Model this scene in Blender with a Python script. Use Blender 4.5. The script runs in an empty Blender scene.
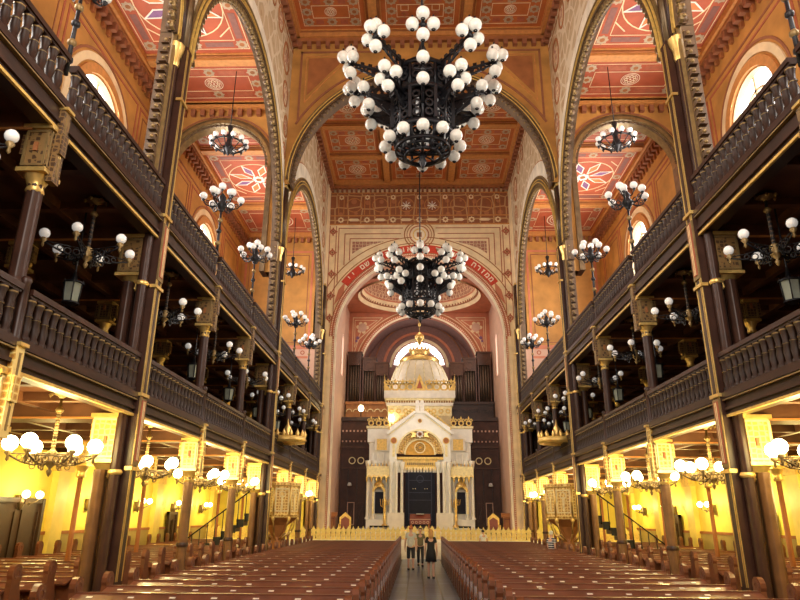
import bpy, bmesh, math, random
from mathutils import Matrix, Vector
from math import sin, cos, pi, radians, sqrt, atan2
random.seed(7)
C = bpy.context.scene.collection
SC = bpy.context.scene

# ------------------------------------------------------------------ camera
F = sqrt(217*1892-17*12)
vy = Vector((17, -217, -F)).normalized(); vz = Vector((12, 1892, -F)).normalized(); vx = vy.cross(vz)
cam = bpy.data.cameras.new('camera'); co = bpy.data.objects.new('camera', cam); C.objects.link(co)
co.matrix_world = Matrix.Translation((-.2, 0, 2.1)) @ Matrix((vx, vy, vz)).to_4x4()
cam.sensor_width = 36; cam.lens = F/800*36; cam.clip_end = 300; cam.clip_start = .1
SC.camera = co
# ------------------------------------------------------------------ world, exposure
w = bpy.data.worlds.new('world'); SC.world = w; w.use_nodes = True
w.node_tree.nodes['Background'].inputs[0].default_value = (.75, .87, 1, 1)
w.node_tree.nodes['Background'].inputs[1].default_value = 1.0
SC.view_settings.view_transform = 'Standard'; SC.view_settings.look = 'None'
SC.view_settings.exposure = .35; SC.view_settings.gamma = 1; SC.view_settings.use_curve_mapping = False
SC.cycles.max_bounces = 6; SC.cycles.diffuse_bounces = 4; SC.cycles.glossy_bounces = 3
SC.cycles.sample_clamp_indirect = 6; SC.cycles.caustics_reflective = False; SC.cycles.caustics_refractive = False


def area(name, loc, direction, sx, sy, power, col):
    l = bpy.data.lights.new(name, 'AREA'); l.shape = 'RECTANGLE'; l.size = sx; l.size_y = sy; l.energy = power; l.color = col
    o = bpy.data.objects.new(name, l); C.objects.link(o); o.location = loc
    o.rotation_euler = Vector(direction).to_track_quat('-Z', 'Y').to_euler()
    return o


def point(name, loc, power, col, r=.15):
    l = bpy.data.lights.new(name, 'POINT'); l.energy = power; l.color = col; l.shadow_soft_size = r
    o = bpy.data.objects.new(name, l); C.objects.link(o); o.location = loc
    return o


DAY = (1.0, .93, .84)
# daylight from the great windows of the entrance wall, behind the camera
area('entrance_window_light', (0, -4.5, 13), (0, 1, .22), 10, 12, 2500, DAY)
# daylight entering through the round-headed windows of the two outer walls
for s in (-1, 1):
    for y in (7.6, 20.0, 32.5):
        area('side_window_light', (s*11.6, y, 14.6), (-s, 0, .12), 3, 5, 720 if y < 30 else 1000, DAY)
# daylight of the chancel windows
for s in (-1, 1):
    area('chancel_window_light', (s*4.9, 44.5, 13.4), (-s, 0, -.1), 1.0, 5, 110, (1, .95, .92))
# area light inside the chancel dome, aimed down over the ark
area('chancel_dome_light', (0, 42.5, 19.6), (0, .0, -1), 4, 3, 230, (1, .90, .74))

# ------------------------------------------------------------------ materials
MATS = {}


def mat(name, col, rough=.6, metal=0, var=.12, scale=6, bump=0, emit=None, es=0, coat=0):
    m = bpy.data.materials.new(name); m.use_nodes = True; MATS[name] = m
    nt = m.node_tree; b = nt.nodes['Principled BSDF']
    b.inputs['Roughness'].default_value = rough; b.inputs['Metallic'].default_value = metal
    if coat: b.inputs['Coat Weight'].default_value = coat
    if 'wood' in name: b.inputs['Specular IOR Level'].default_value = .32 if 'pew' not in name and 'desk' not in name else .5
    tc = nt.nodes.new('ShaderNodeTexCoord'); n = nt.nodes.new('ShaderNodeTexNoise')
    n.inputs['Scale'].default_value = scale; n.inputs['Detail'].default_value = 4
    nt.links.new(tc.outputs['Object'], n.inputs['Vector'])
    r = nt.nodes.new('ShaderNodeValToRGB')
    r.color_ramp.elements[0].position = .3; r.color_ramp.elements[1].position = .7
    r.color_ramp.elements[0].color = [c*(1-var) for c in col]+[1]
    r.color_ramp.elements[1].color = [min(1, c*(1+var)) for c in col]+[1]
    nt.links.new(n.outputs['Fac'], r.inputs['Fac']); nt.links.new(r.outputs['Color'], b.inputs['Base Color'])
    if bump:
        bn = nt.nodes.new('ShaderNodeBump'); bn.inputs['Strength'].default_value = bump; bn.inputs['Distance'].default_value = .02
        nt.links.new(n.outputs['Fac'], bn.inputs['Height']); nt.links.new(bn.outputs['Normal'], b.inputs['Normal'])
    if emit:
        b.inputs['Emission Color'].default_value = (*emit, 1); b.inputs['Emission Strength'].default_value = es
    return m


def pattern_mat(name, base, line, scale=2.0, width=.06, third=None, rough=.6, rnd=.25):
    """painted arabesque: cell edges and cell hearts in other paints"""
    m = mat(name, base, rough, 0, .1, 3); nt = m.node_tree; b = nt.nodes['Principled BSDF']
    tc = nt.nodes.new('ShaderNodeTexCoord')
    v = nt.nodes.new('ShaderNodeTexVoronoi'); v.feature = 'DISTANCE_TO_EDGE'; v.inputs['Scale'].default_value = scale; v.inputs['Randomness'].default_value = rnd
    v2 = nt.nodes.new('ShaderNodeTexVoronoi'); v2.inputs['Scale'].default_value = scale; v2.inputs['Randomness'].default_value = rnd
    for q in (v, v2): nt.links.new(tc.outputs['Object'], q.inputs['Vector'])
    src = [l for l in nt.links if l.to_node == b and l.to_socket.name == 'Base Color'][0].from_socket
    c1 = nt.nodes.new('ShaderNodeMath'); c1.operation = 'LESS_THAN'; c1.inputs[1].default_value = width
    nt.links.new(v.outputs['Distance'], c1.inputs[0])
    mx = nt.nodes.new('ShaderNodeMixRGB'); mx.inputs[2].default_value = (*line, 1)
    nt.links.new(c1.outputs[0], mx.inputs[0]); nt.links.new(src, mx.inputs[1])
    out = mx.outputs[0]
    if third:
        c2 = nt.nodes.new('ShaderNodeMath'); c2.operation = 'LESS_THAN'; c2.inputs[1].default_value = .22
        nt.links.new(v2.outputs['Distance'], c2.inputs[0])
        m2 = nt.nodes.new('ShaderNodeMixRGB'); m2.inputs[2].default_value = (*third, 1)
        nt.links.new(c2.outputs[0], m2.inputs[0]); nt.links.new(out, m2.inputs[1]); out = m2.outputs[0]
    nt.links.new(out, b.inputs['Base Color'])
    return m


mat('ochre', (.50, .245, .058), .7, var=.22, scale=1.2)
mat('ochre_dark', (.36, .13, .04), .7, var=.2, scale=2)
mat('cream', (.82, .65, .40), .65, var=.14, scale=1.5)
mat('cream_light', (.88, .76, .56), .6, var=.1, scale=2)
mat('stone_grey', (.74, .66, .53), .5, var=.22, scale=1.6)
mat('brown_paint', (.30, .11, .05), .7)
mat('red_brown', (.42, .12, .06), .7, var=.15)
mat('salmon', (.56, .19, .10), .6, var=.12, scale=2)
mat('pink_plaster', (.60, .38, .28), .6, var=.08, scale=2)
mat('mauve', (.24, .12, .10), .7, var=.15)
mat('scarlet', (.60, .05, .02), .6)
mat('white_paint', (.85, .80, .70), .6)
mat('violet_paint', (.22, .10, .22), .6)
mat('orange_paint', (.72, .20, .06), .6)
mat('ceiling_orange', (.50, .14, .035), .65, var=.15, scale=1.5)
mat('ceiling_red', (.42, .09, .038), .65, var=.15, scale=1.5)
mat('beam_orange', (.56, .24, .065), .6, var=.15)
mat('blue_paint', (.24, .10, .08), .6)
pattern_mat('frieze_pattern', (.30, .10, .04), (.55, .32, .14), 1.1, .05, (.45, .17, .07))
pattern_mat('ornament', (.36, .15, .10), (.66, .45, .28), 4, .1, (.5, .25, .15))
pattern_mat('wall_damask', (.50, .36, .21), (.66, .54, .38), 1.3, .07, (.42, .26, .13), .6, 1.0)
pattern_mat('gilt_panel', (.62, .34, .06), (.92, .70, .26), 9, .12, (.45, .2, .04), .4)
pattern_mat('dark_gilt_panel', (.07, .035, .016), (.24, .14, .05), 12, .12, (.1, .04, .02), .4)  # much darker version of the gilt pattern, for the upper gallery level
mat('dark_wood', (.040, .018, .011), .38, var=.3, scale=3)
mat('rail_wood', (.046, .019, .012), .36, var=.3, scale=3)
mat('pew_wood', (.15, .048, .020), .32, var=.3, scale=4, coat=.12)
mat('pew_dark', (.11, .038, .017), .35, var=.3, scale=4, coat=.2)
mat('baluster_wood', (.030, .013, .008), .5, var=.2)
mat('pipe_metal', (.11, .07, .045), .4, .5, .2, 4)
mat('desk_wood', (.15, .052, .030), .33, var=.25, scale=4, coat=.12)
mat('ceiling_wood', (.10, .040, .020), .45, var=.3, scale=2)
mat('panel_wood', (.060, .022, .013), .5, var=.3, scale=3)
mat('organ_wood', (.075, .03, .015), .45, var=.25, scale=3)
mat('orange_wood', (.42, .17, .05), .45, var=.25, scale=3)
mat('gold', (.80, .55, .18), .35, .7, .15, 8)
mat('gold_paint', (.78, .52, .14), .45, .25, .2, 8)
mat('old_gold', (.27, .18, .07), .45, .4, .25, 5)
mat('tympanum_gold', (.72, .38, .05), .5, .1, .2, 5)
mat('pale_gold', (.85, .72, .38), .45, .15, .15, 8)
mat('bronze', (.15, .10, .05), .38, .5, .3, 4)
mat('black_iron', (.012, .012, .016), .45, .3, .2, 8)
mat('attic_shaded', (.66, .54, .30), .5)  # lower attic stone, colour darkened for the shade it stands in
mat('star_grey', (.46, .36, .24), .6)
mat('marble', (.84, .78, .66), .35, var=.08, scale=3)
mat('marble_pale', (.88, .85, .76), .35, var=.06, scale=3)
mat('dome_stone', (.66, .60, .44), .4, var=.1, scale=4)
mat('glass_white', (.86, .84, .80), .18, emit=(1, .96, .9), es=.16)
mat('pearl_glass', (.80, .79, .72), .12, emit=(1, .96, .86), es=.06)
mat('lit_globe', (.9, .85, .6), .3, emit=(1, .86, .45), es=16)
mat('shaft_brown', (.16, .075, .03), .35, .1, .3, 3)
mat('soffit_brown', (.12, .07, .035), .5, .1, .3, 3)
mat('fence_gold', (.80, .62, .20), .4, .25, .15, 8)
mat('window_glow', (.9, .9, .9), .3, emit=(1, .99, .97), es=3.0)
mat('lantern_glass', (.30, .33, .28), .15)
mat('glint_plate', (.92, .88, .80), .3, .1)  # number plates coloured near white so their glints are painted in
mat('tile_grey', (.30, .31, .34), .28)
mat('floor_dark', (.12, .09, .07), .5)
mat('plaster_yellow', (.85, .70, .12), .55, var=.08, scale=2)
mat('pilaster_yellow', (.85, .66, .16), .5, var=.1, scale=2)
mat('dado_olive', (.38, .28, .09), .5, var=.1, scale=2)
mat('door_wood', (.045, .022, .012), .45)
mat('velvet_navy', (.010, .012, .028), .8)
mat('navy_thread', (.05, .06, .11), .6)
mat('skin', (.62, .36, .25), .5, var=.05)
mat('cloth_grey', (.55, .56, .50), .8)
mat('cloth_dark', (.03, .03, .035), .8)
mat('cloth_black', (.008, .008, .010), .8)
mat('cloth_white', (.8, .8, .76), .8)
mat('cloth_olive', (.16, .14, .07), .8)
mat('hair_blond', (.50, .26, .08), .6)
mat('hair_dark', (.04, .025, .015), .6)
mat('hair_ginger', (.50, .16, .05), .6)
mat('leather', (.22, .05, .03), .4)
mat('rubber', (.02, .02, .02), .6)

_m = mat('cloth_striped', (.03, .03, .05), .8); _nt = _m.node_tree; _w = _nt.nodes.new('ShaderNodeTexWave'); _w.bands_direction = 'Z'; _w.inputs['Scale'].default_value = 4
_t = _nt.nodes.new('ShaderNodeTexCoord'); _r = _nt.nodes.new('ShaderNodeValToRGB'); _r.color_ramp.elements[0].position = .62; _r.color_ramp.elements[1].position = .66
_r.color_ramp.elements[0].color = (.02, .02, .035, 1); _r.color_ramp.elements[1].color = (.6, .6, .62, 1)
_nt.links.new(_t.outputs['Object'], _w.inputs['Vector']); _nt.links.new(_w.outputs['Fac'], _r.inputs['Fac']); _nt.links.new(_r.outputs['Color'], _nt.nodes['Principled BSDF'].inputs['Base Color'])
# tiled marble of the central aisle
_m = MATS['tile_grey']; _nt = _m.node_tree; _b = _nt.nodes['Principled BSDF']
_tc = _nt.nodes.new('ShaderNodeTexCoord'); _br = _nt.nodes.new('ShaderNodeTexBrick')
_br.inputs['Scale'].default_value = 1; _br.inputs['Brick Width'].default_value = .5; _br.inputs['Row Height'].default_value = .5; _br.inputs['Mortar Size'].default_value = .025
_br.inputs['Color1'].default_value = (.14, .20, .34, 1); _br.inputs['Color2'].default_value = (.065, .10, .18, 1); _br.inputs['Mortar'].default_value = (.03, .03, .04, 1)
_br.offset = 0
_nt.links.new(_tc.outputs['Object'], _br.inputs['Vector']); _nt.links.new(_br.outputs['Color'], _b.inputs['Base Color'])


# ------------------------------------------------------------------ mesh builder
class MB:
    def __init__(s, mat='dark_wood'):
        s.v = []; s.f = []; s.m = []; s.s = []; s.mats = []; s.cur = mat; s.T = Matrix()

    def mi(s, m):
        m = m or s.cur
        if m not in s.mats: s.mats.append(m)
        return s.mats.index(m)

    def add(s, vs, fs, m=None, smooth=False):
        o = len(s.v); T = s.T
        s.v += [tuple(T @ Vector(p)) for p in vs]
        k = s.mi(m)
        for f in fs: s.f.append([o+i for i in f]); s.m.append(k); s.s.append(smooth)
        return s

    def box(s, x0, x1, y0, y1, z0, z1, m=None):
        if x0 > x1: x0, x1 = x1, x0
        if y0 > y1: y0, y1 = y1, y0
        return s.add([(x0, y0, z0), (x1, y0, z0), (x1, y1, z0), (x0, y1, z0), (x0, y0, z1), (x1, y0, z1), (x1, y1, z1), (x0, y1, z1)],
                     [(0, 3, 2, 1), (4, 5, 6, 7), (0, 1, 5, 4), (1, 2, 6, 5), (2, 3, 7, 6), (3, 0, 4, 7)], m)

    def tube(s, p0, p1, r0, r1=None, n=8, m=None, smooth=True):
        r1 = r0 if r1 is None else r1
        p0 = Vector(p0); p1 = Vector(p1); d = (p1-p0)
        if d.length < 1e-6: return s
        q = d.to_track_quat('Z', 'Y'); a = q @ Vector((1, 0, 0)); b = q @ Vector((0, 1, 0))
        vs = []
        for p, r in ((p0, r0), (p1, r1)):
            for i in range(n):
                t = 2*pi*i/n; vs.append(p+a*cos(t)*r+b*sin(t)*r)
        fs = [(i, (i+1) % n, n+(i+1) % n, n+i) for i in range(n)]
        s.add(vs, fs, m, smooth)
        o = len(s.v)-2*n; k = s.mi(m)
        s.f.append([o+i for i in reversed(range(n))]); s.m.append(k); s.s.append(False)
        s.f.append([o+n+i for i in range(n)]); s.m.append(k); s.s.append(False)
        return s

    def path(s, pts, r, n=6, m=None):
        for a, b in zip(pts, pts[1:]): s.tube(a, b, r, r, n, m)
        return s

    def lathe(s, prof, c=(0, 0, 0), n=12, m=None, smooth=True, a0=0, a1=2*pi):
        full = abs(a1-a0-2*pi) < 1e-6; k = n if full else n+1
        vs = []
        for r, z in prof:
            for i in range(k):
                t = a0+(a1-a0)*i/n; vs.append((c[0]+r*cos(t), c[1]+r*sin(t), c[2]+z))
        fs = []
        for j in range(len(prof)-1):
            for i in range(n):
                i2 = (i+1) % k
                fs.append((j*k+i, j*k+i2, (j+1)*k+i2, (j+1)*k+i))
        return s.add(vs, fs, m, smooth)

    def sphere(s, c, r, n=10, m=None, sz=1):
        h = max(4, n//2)
        prof = [(max(1e-4, r*sin(pi*j/h)), -r*sz*cos(pi*j/h)) for j in range(h+1)]
        return s.lathe(prof, c, n, m)

    def prism(s, poly, P, d0, d1, m=None):
        n = len(poly)
        vs = [P(a, b, d0) for a, b in poly]+[P(a, b, d1) for a, b in poly]
        fs = [tuple(range(n)), tuple(range(2*n-1, n-1, -1))]+[(i, n+i, n+(i+1) % n, (i+1) % n) for i in range(n)]
        return s.add(vs, fs, m)

    def arc(s, P, ca, cb, r0, r1, t0, t1, d0, d1, n=24, m=None, sb=1.0):
        """a band swept along an arc in a plane: radii r0..r1, depth d0..d1"""
        vs = []; full = abs(abs(t1-t0)-2*pi) < 1e-6
        k = n if full else n+1
        for i in range(k):
            t = t0+(t1-t0)*i/n
            for r, d in ((r0, d0), (r1, d0), (r1, d1), (r0, d1)):
                vs.append(P(ca+r*cos(t), cb+sb*r*sin(t), d))
        fs = []
        for i in range(n):
            a = 4*i; b = 4*((i+1) % k)
            for j in range(4):
                j2 = (j+1) % 4; fs.append((a+j, a+j2, b+j2, b+j))
        if not full: fs += [(0, 1, 2, 3), (4*n+3, 4*n+2, 4*n+1, 4*n)]
        return s.add(vs, fs, m)

    def strip(s, P, p, q, wd, d0, d1, m=None):
        p = Vector(p); q = Vector(q); t = (q-p).normalized(); nn = Vector((-t.y, t.x))*wd/2
        p = p-t*wd/2; q = q+t*wd/2
        poly = [p+nn, p-nn, q-nn, q+nn]
        return s.prism([(a.x, a.y) for a in poly], P, d0, d1, m)

    def loop(s, P, pts, wd, d0, d1, m=None):
        for i in range(len(pts)):
            k = 1+.12*(i % 2); s.strip(P, pts[i], pts[(i+1) % len(pts)], wd, d0, d0+(d1-d0)*k, m)
        return s

    def rect(s, P, a0, a1, b0, b1, wd, d0, d1, m=None):
        return s.loop(P, [(a0, b0), (a1, b0), (a1, b1), (a0, b1)], wd, d0, d1, m)

    def archwall(s, P, a0, a1, b0, b1, ca, cb, r, d0, d1, n=32, m=None, bs=None, open_bottom=True, mi=None):
        """wall slab with an arched opening"""
        bs = b0 if bs is None else bs
        quads = [[(a0, b0), (ca-r, b0), (ca-r, cb), (a0, cb)], [(a0, cb), (ca-r, cb), (ca-r, b1), (a0, b1)],
                 [(ca+r, b0), (a1, b0), (a1, cb), (ca+r, cb)], [(ca+r, cb), (a1, cb), (a1, b1), (ca+r, b1)]]
        arc = [(ca-r*cos(pi*i/n), cb+r*sin(pi*i/n)) for i in range(n+1)]
        for p, q in zip(arc, arc[1:]): quads.append([p, q, (q[0], b1), (p[0], b1)])
        if bs > b0: quads.append([(ca-r, b0), (ca+r, b0), (ca+r, bs), (ca-r, bs)])
        for qd in quads:
            s.add([P(a, b, d0) for a, b in qd], [(0, 1, 2, 3)], m)
            s.add([P(a, b, d1) for a, b in qd], [(3, 2, 1, 0)], m)
        edge = [(ca-r, bs)]+arc+[(ca+r, bs)]
        if bs > b0: edge.append((ca-r, bs))
        for p, q in zip(edge, edge[1:]):
            s.add([P(*p, d0), P(*q, d0), P(*q, d1), P(*p, d1)], [(0, 1, 2, 3)], mi or m)
        for p, q in (((a0, b1), (a1, b1)), ((a0, b0), (a0, b1)), ((a1, b0), (a1, b1))):
            s.add([P(*p, d0), P(*q, d0), P(*q, d1), P(*p, d1)], [(0, 1, 2, 3)], m)
        return s

    def build(s, name, parent=None, bevel=0):
        me = bpy.data.meshes.new(name); me.from_pydata(s.v, [], s.f)
        for m in s.mats or [s.cur]: me.materials.append(MATS[m])
        me.polygons.foreach_set('material_index', s.m); me.polygons.foreach_set('use_smooth', s.s)
        bm = bmesh.new(); bm.from_mesh(me); bmesh.ops.recalc_face_normals(bm, faces=bm.faces); bm.to_mesh(me); bm.free()
        me.update()
        o = bpy.data.objects.new(name, me); C.objects.link(o)
        if parent: o.parent = parent
        if bevel:
            bv = o.modifiers.new('bevel', 'BEVEL'); bv.width = bevel; bv.segments = 1; bv.limit_method = 'ANGLE'
        return o


def XZ(a, b, d): return (a, d, b)
def YZ(a, b, d): return (d, a, b)
def XY(a, b, d): return (a, b, d)


def tag(o, label=None, cat=None, group=None, kind=None):
    if label: o['label'] = label
    if cat: o['category'] = cat
    if group: o['group'] = group
    if kind: o['kind'] = kind
    return o


def thing(name, label, cat, loc=(0, 0, 0), rz=0, group=None):
    o = bpy.data.objects.new(name, None); C.objects.link(o); o.location = loc; o.rotation_euler = (0, 0, rz)
    o.empty_display_size = .1
    return tag(o, label, cat, group)


def struct(mb, name): return tag(mb.build(name), kind='structure')


def dup(o, parent=None):
    c = o.copy(); C.objects.link(c)
    if parent: c.parent = parent
    for ch in list(o.children): dup(ch, c)
    return c


ORD = ['nearest', 'second', 'third', 'fourth', 'fifth', 'sixth', 'seventh', 'eighth', 'ninth', 'tenth', 'eleventh', 'twelfth', 'thirteenth', 'fourteenth',
       'fifteenth', 'sixteenth', 'seventeenth', 'eighteenth', 'nineteenth', 'twentieth', 'twenty-first', 'twenty-second', 'twenty-third', 'twenty-fourth',
       'twenty-fifth', 'twenty-sixth', 'twenty-seventh', 'twenty-eighth', 'twenty-ninth', 'thirtieth']
def SIDE(s): return 'left' if s < 0 else 'right'


PIER = [13.15, 25.75]            # great piers
THIN = [4.6, 8.85, 17.35, 21.55, 29.9, 34.1, 38.3]
ALL = sorted(PIER+THIN)
G1, G2 = 4.05, 8.0               # undersides of the two galleries
NW, OW = 6.15, 12.0              # nave wall, outer wall
CZ, AZ = 24.4, 20.4              # nave and aisle ceilings
YE = 40.0

# ================================================================== STRUCTURE
b = MB('floor_dark'); b.box(-12.6, 12.6, -6, 50, -.3, 0); struct(b, 'floor')
b = MB('tile_grey'); b.box(-.95, .95, 2, 36, .0, .012)
tag(b.build('aisle_paving'), 'grey tiled paving running up the central aisle', 'paving', kind='structure')

# outer walls
for s in (-1, 1):
    x = s*OW
    b = MB('plaster_yellow')
    b.box(x, x+s*.5, -6, 40, 0, G1, 'plaster_yellow')
    b.box(x, x-s*.04, -2, 40, 0, 1.55, 'dado_olive')
    b.box(x, x-s*.07, -2, 40, 1.5, 1.6, 'ochre_dark')
    for y in ALL:
        b.box(x, x-s*.22, y-.35, y+.35, 0, G1-.02, 'pilaster_yellow')
        b.box(x, x-s*.30, y-.42, y+.42, G1-.6, G1-.02, 'gold_paint')
    b.box(x, x+s*.5, -6, 40, G1, G2, 'panel_wood')
    for y in ALL: b.box(x, x-s*.2, y-.3, y+.3, G1+.35, G2, 'ceiling_wood')
    # upper wall, three bays with one round-headed window each
    edges = [-6, 13.15, 25.75, 40]; wy = [7.6, 20.0, 32.6]
    P = YZ
    for i in range(3):
        a0, a1 = edges[i], edges[i+1]
        b.archwall(P, a0, a1, G2, AZ, wy[i], 16.0, 1.55, x, x+s*.5, 20, 'ochre', bs=12.2, mi='cream')
        f0, f1 = x, x-s*.07
        b.arc(P, wy[i], 16.0, 1.6, 1.95, 0, pi, f0, x-s*.12, 20, 'beam_orange')
        b.arc(P, wy[i], 16.0, 2.05, 2.35, 0, pi, f0, x-s*.06, 20, 'cream')
        b.arc(P, wy[i], 16.0, 2.45, 2.55, 0, pi, f0, x-s*.03, 20, 'brown_paint')
        for q in (-1, 1):
            b.box(x, x-s*.12, wy[i]+q*1.6, wy[i]+q*1.95, 12, 16, 'beam_orange')
            b.box(x, x-s*.06, wy[i]+q*2.05, wy[i]+q*2.35, 12, 16, 'cream')
        # painted frames
        for (p0, p1) in ((a0+1.0, wy[i]-3.1), (wy[i]+3.1, a1-1.0)):
            if p1-p0 > .8:
                b.rect(P, p0, p1, 11, 18.6, .10, x, x-s*.02, 'red_brown')
                b.rect(P, p0+.3, p1-.3, 11.3, 18.3, .05, x, x-s*.02, 'brown_paint')
                pc = (p0+p1)/2
                b.prism([(pc-.35, 12.6), (pc+.35, 12.6), (pc+.12, 13.3), (pc+.3, 13.8), (pc, 14.6), (pc-.3, 13.8), (pc-.12, 13.3)], P, x, x-s*.02, 'ochre_dark')
        b.rect(P, wy[i]-2.8, wy[i]+2.8, 11, 18.6, .09, x, x-s*.02, 'red_brown')
        b.box(x, x-s*.02, a0+.8, a1-.8, 18.85, 18.95, 'brown_paint')
        # corbel table under the ceiling
        y = a0+.5
        b.box(x, x-s*.5, a0, a1, AZ-.28, AZ, 'beam_orange'); b.box(x, x-s*.38, a0, a1, AZ-.42, AZ-.28, 'ochre_dark')
        while y < a1:
            b.box(x, x-s*.34, y, y+.2, AZ-.75, AZ-.42, 'brown_paint')
            b.box(x, x-s*.12, y+.02, y+.18, AZ-.98, AZ-.75, 'ochre_dark'); y += .42
    for y in (25.75,):
        b.box(x, x-s*.4, y-.4, y+.4, G2, 17.0, 'ochre')
    struct(b, 'wall_'+SIDE(s))
    for i in range(3):
        g = MB('window_glow'); g.box(x+s*.25, x+s*.28, wy[i]-1.55, wy[i]+1.55, 12.2, 17.55)
        g2 = MB('cream'); g2.box(x+s*.18, x+s*.25, wy[i]-.05, wy[i]+.05, 12.2, 17.5)
        g2.arc(YZ, wy[i], 15.9, .95, 1.03, 0, pi, x+s*.18, x+s*.25, 16)
        o = g.build('window_'+str(i+1+(0 if s < 0 else 3))); tag(o, kind='structure'); g2.build('glazing_bar', o)

# door in the lower outer wall, left
for k, (s, y, h, wd) in enumerate([(-1, 19.45, 2.5, 1.2), (-1, 32.0, 2.2, .5), (1, 23.65, 2.2, .4), (1, 31.9, 2.2, .4)]):
    b = MB('door_wood'); x = s*(OW-.06); b.box(x, x-s*.06, y-wd, y+wd, 0, h); b.rect(YZ, y-wd, y+wd, 0.05, h, .14, x, x-s*.12, 'door_wood')
    for q in (-1, 1): b.rect(YZ, y+q*wd/2-wd*.35, y+q*wd/2+wd*.35, .3, h-.3, .05, x, x-s*.09, 'dark_wood')
    struct(b, 'door_%d' % (k+1))

# nave arcade walls with the longitudinal arches
def arcade(s):
    P = YZ; x0 = s*NW; x1 = s*(NW+.30)
    b = MB('wall_damask')
    spans = [(-6.0, 13.15, 7.0, 5.6), (13.15, 25.75, 19.45, 5.65), (25.75, 38.6, 32.0, 5.65)]
    for a0, a1, ca, r in spans:
        b.archwall(P, a0, a1, 12.4, CZ, ca, 13.3, r, x0, x1, 44, 'wall_damask', mi='soffit_brown')
        for ra, rb, dd, m_ in ((-.02, .07, .10, 'soffit_brown'), (.07, .10, .13, 'gold_paint'), (.10, .22, .06, 'bronze'), (.22, .25, .11, 'gold_paint'), (.25, .36, .05, 'soffit_brown'), (.36, .42, .10, 'old_gold')):
            b.arc(P, ca, 13.3, r+ra, r+rb, 0, pi, x1 if ra < 0 else x0, x0-s*dd, 44, m_)
        b.arc(P, ca, 13.3, r+.42, r+1.15, 0, pi, x0, x0-s*.03, 44, 'stone_grey')
        b.arc(P, ca, 13.3, r+1.15, r+1.2, .0, pi, x0, x0-s*.02, 44, 'ochre_dark')
        # medallions in the spandrels
        for q in (-1, 1):
            for (dy, z, rr) in ((5.45, 17.6, .34), (5.5, 18.9, .42), (5.0, 20.3, .5), (4.7, 22.0, .62), (3.2, 22.9, .5), (1.8, 22.9, .4)):
                y = ca+q*dy
                if a0+.5 < y < a1-.5:
                    b.arc(P, y, z, rr*.82, rr, 0, 2*pi, x0, x0-s*.025, 20, 'ochre_dark', sb=1.3)
                    b.arc(P, y, z, 0.001, rr*.5, 0, 2*pi, x0, x0-s*.02, 16, 'ornament', sb=1.3)
        b.rect(P, a0+.35, a1-.35, 23.3, 23.7, .06, x0, x0-s*.02, 'ochre_dark')
    b.box(x0, x1, 38.6, YE, 0, CZ, 'cream')
    b.box(x0, x0-s*.35, -6, YE, CZ-.35, CZ, 'beam_orange'); b.box(x0, x0-s*.22, -6, YE, CZ-.55, CZ-.35, 'ochre_dark')
    y = 12.0
    while y < YE-.3:
        b.box(x0, x0-s*.26, y, y+.2, CZ-.85, CZ-.55, 'brown_paint'); y += .45
    return struct(b, 'wall_nave_'+SIDE(s))


for s in (-1, 1):
    w_ = arcade(s)

# transverse nave arch
P = XZ
b = MB('ochre'); y0, y1 = 25.4, 26.1
b.archwall(P, -6.15, 6.15, 16.2, CZ, 0, 16.25, 5.85, y0, y1, 48, 'ochre', mi='soffit_brown')
b.arc(P, 0, 16.25, 5.82, 5.9, 0, pi, y1, y0-.14, 48, 'soffit_brown')
b.arc(P, 0, 16.25, 5.9, 5.93, 0, pi, y0, y0-.17, 48, 'gold_paint'); b.arc(P, 0, 16.25, 5.93, 6.05, 0.03, pi-.03, y0, y0-.1, 48, 'bronze'); b.arc(P, 0, 16.25, 6.05, 6.09, 0.05, pi-.05, y0, y0-.14, 48, 'gold_paint')
for rr, m_ in ((6.12, 'old_gold'), (6.5, 'brown_paint')):
    b.arc(P, 0, 16.25, rr, rr+.09, radians(28), radians(152), y0, y0-.06, 40, m_)
for q in (-1, 1):
    pts = [(q*1.9, 23.35), (q*5.7, 23.35), (q*5.7, 19.6)]
    b.strip(P, pts[0], pts[1], .1, y0, y0-.02, 'brown_paint'); b.strip(P, pts[1], pts[2], .1, y0, y0-.02, 'brown_paint')
    b.prism([(q*3.6, 23.0), (q*5.35, 23.0), (q*5.35, 20.9), (q*4.6, 21.8)], P, y0, y0-.02, 'ochre_dark')
    b.loop(P, [(q*3.3, 23.1), (q*5.45, 23.1), (q*5.45, 20.5), (q*4.5, 21.7)], .05, y0, y0-.03, 'beam_orange')
b.box(-6, 6, y0, y0-.3, CZ-.35, CZ, 'beam_orange'); b.box(-6, 6, y0, y0-.2, CZ-.55, CZ-.35, 'ochre_dark')
for k in range(27): b.box(-5.9+k*.45, -5.7+k*.45, y0, y0-.24, CZ-.85, CZ-.55, 'brown_paint')
tag(b.build('transverse_arch_wall'), 'orange painted wall over the wide arch that spans the nave', 'arch', kind='structure')

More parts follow.
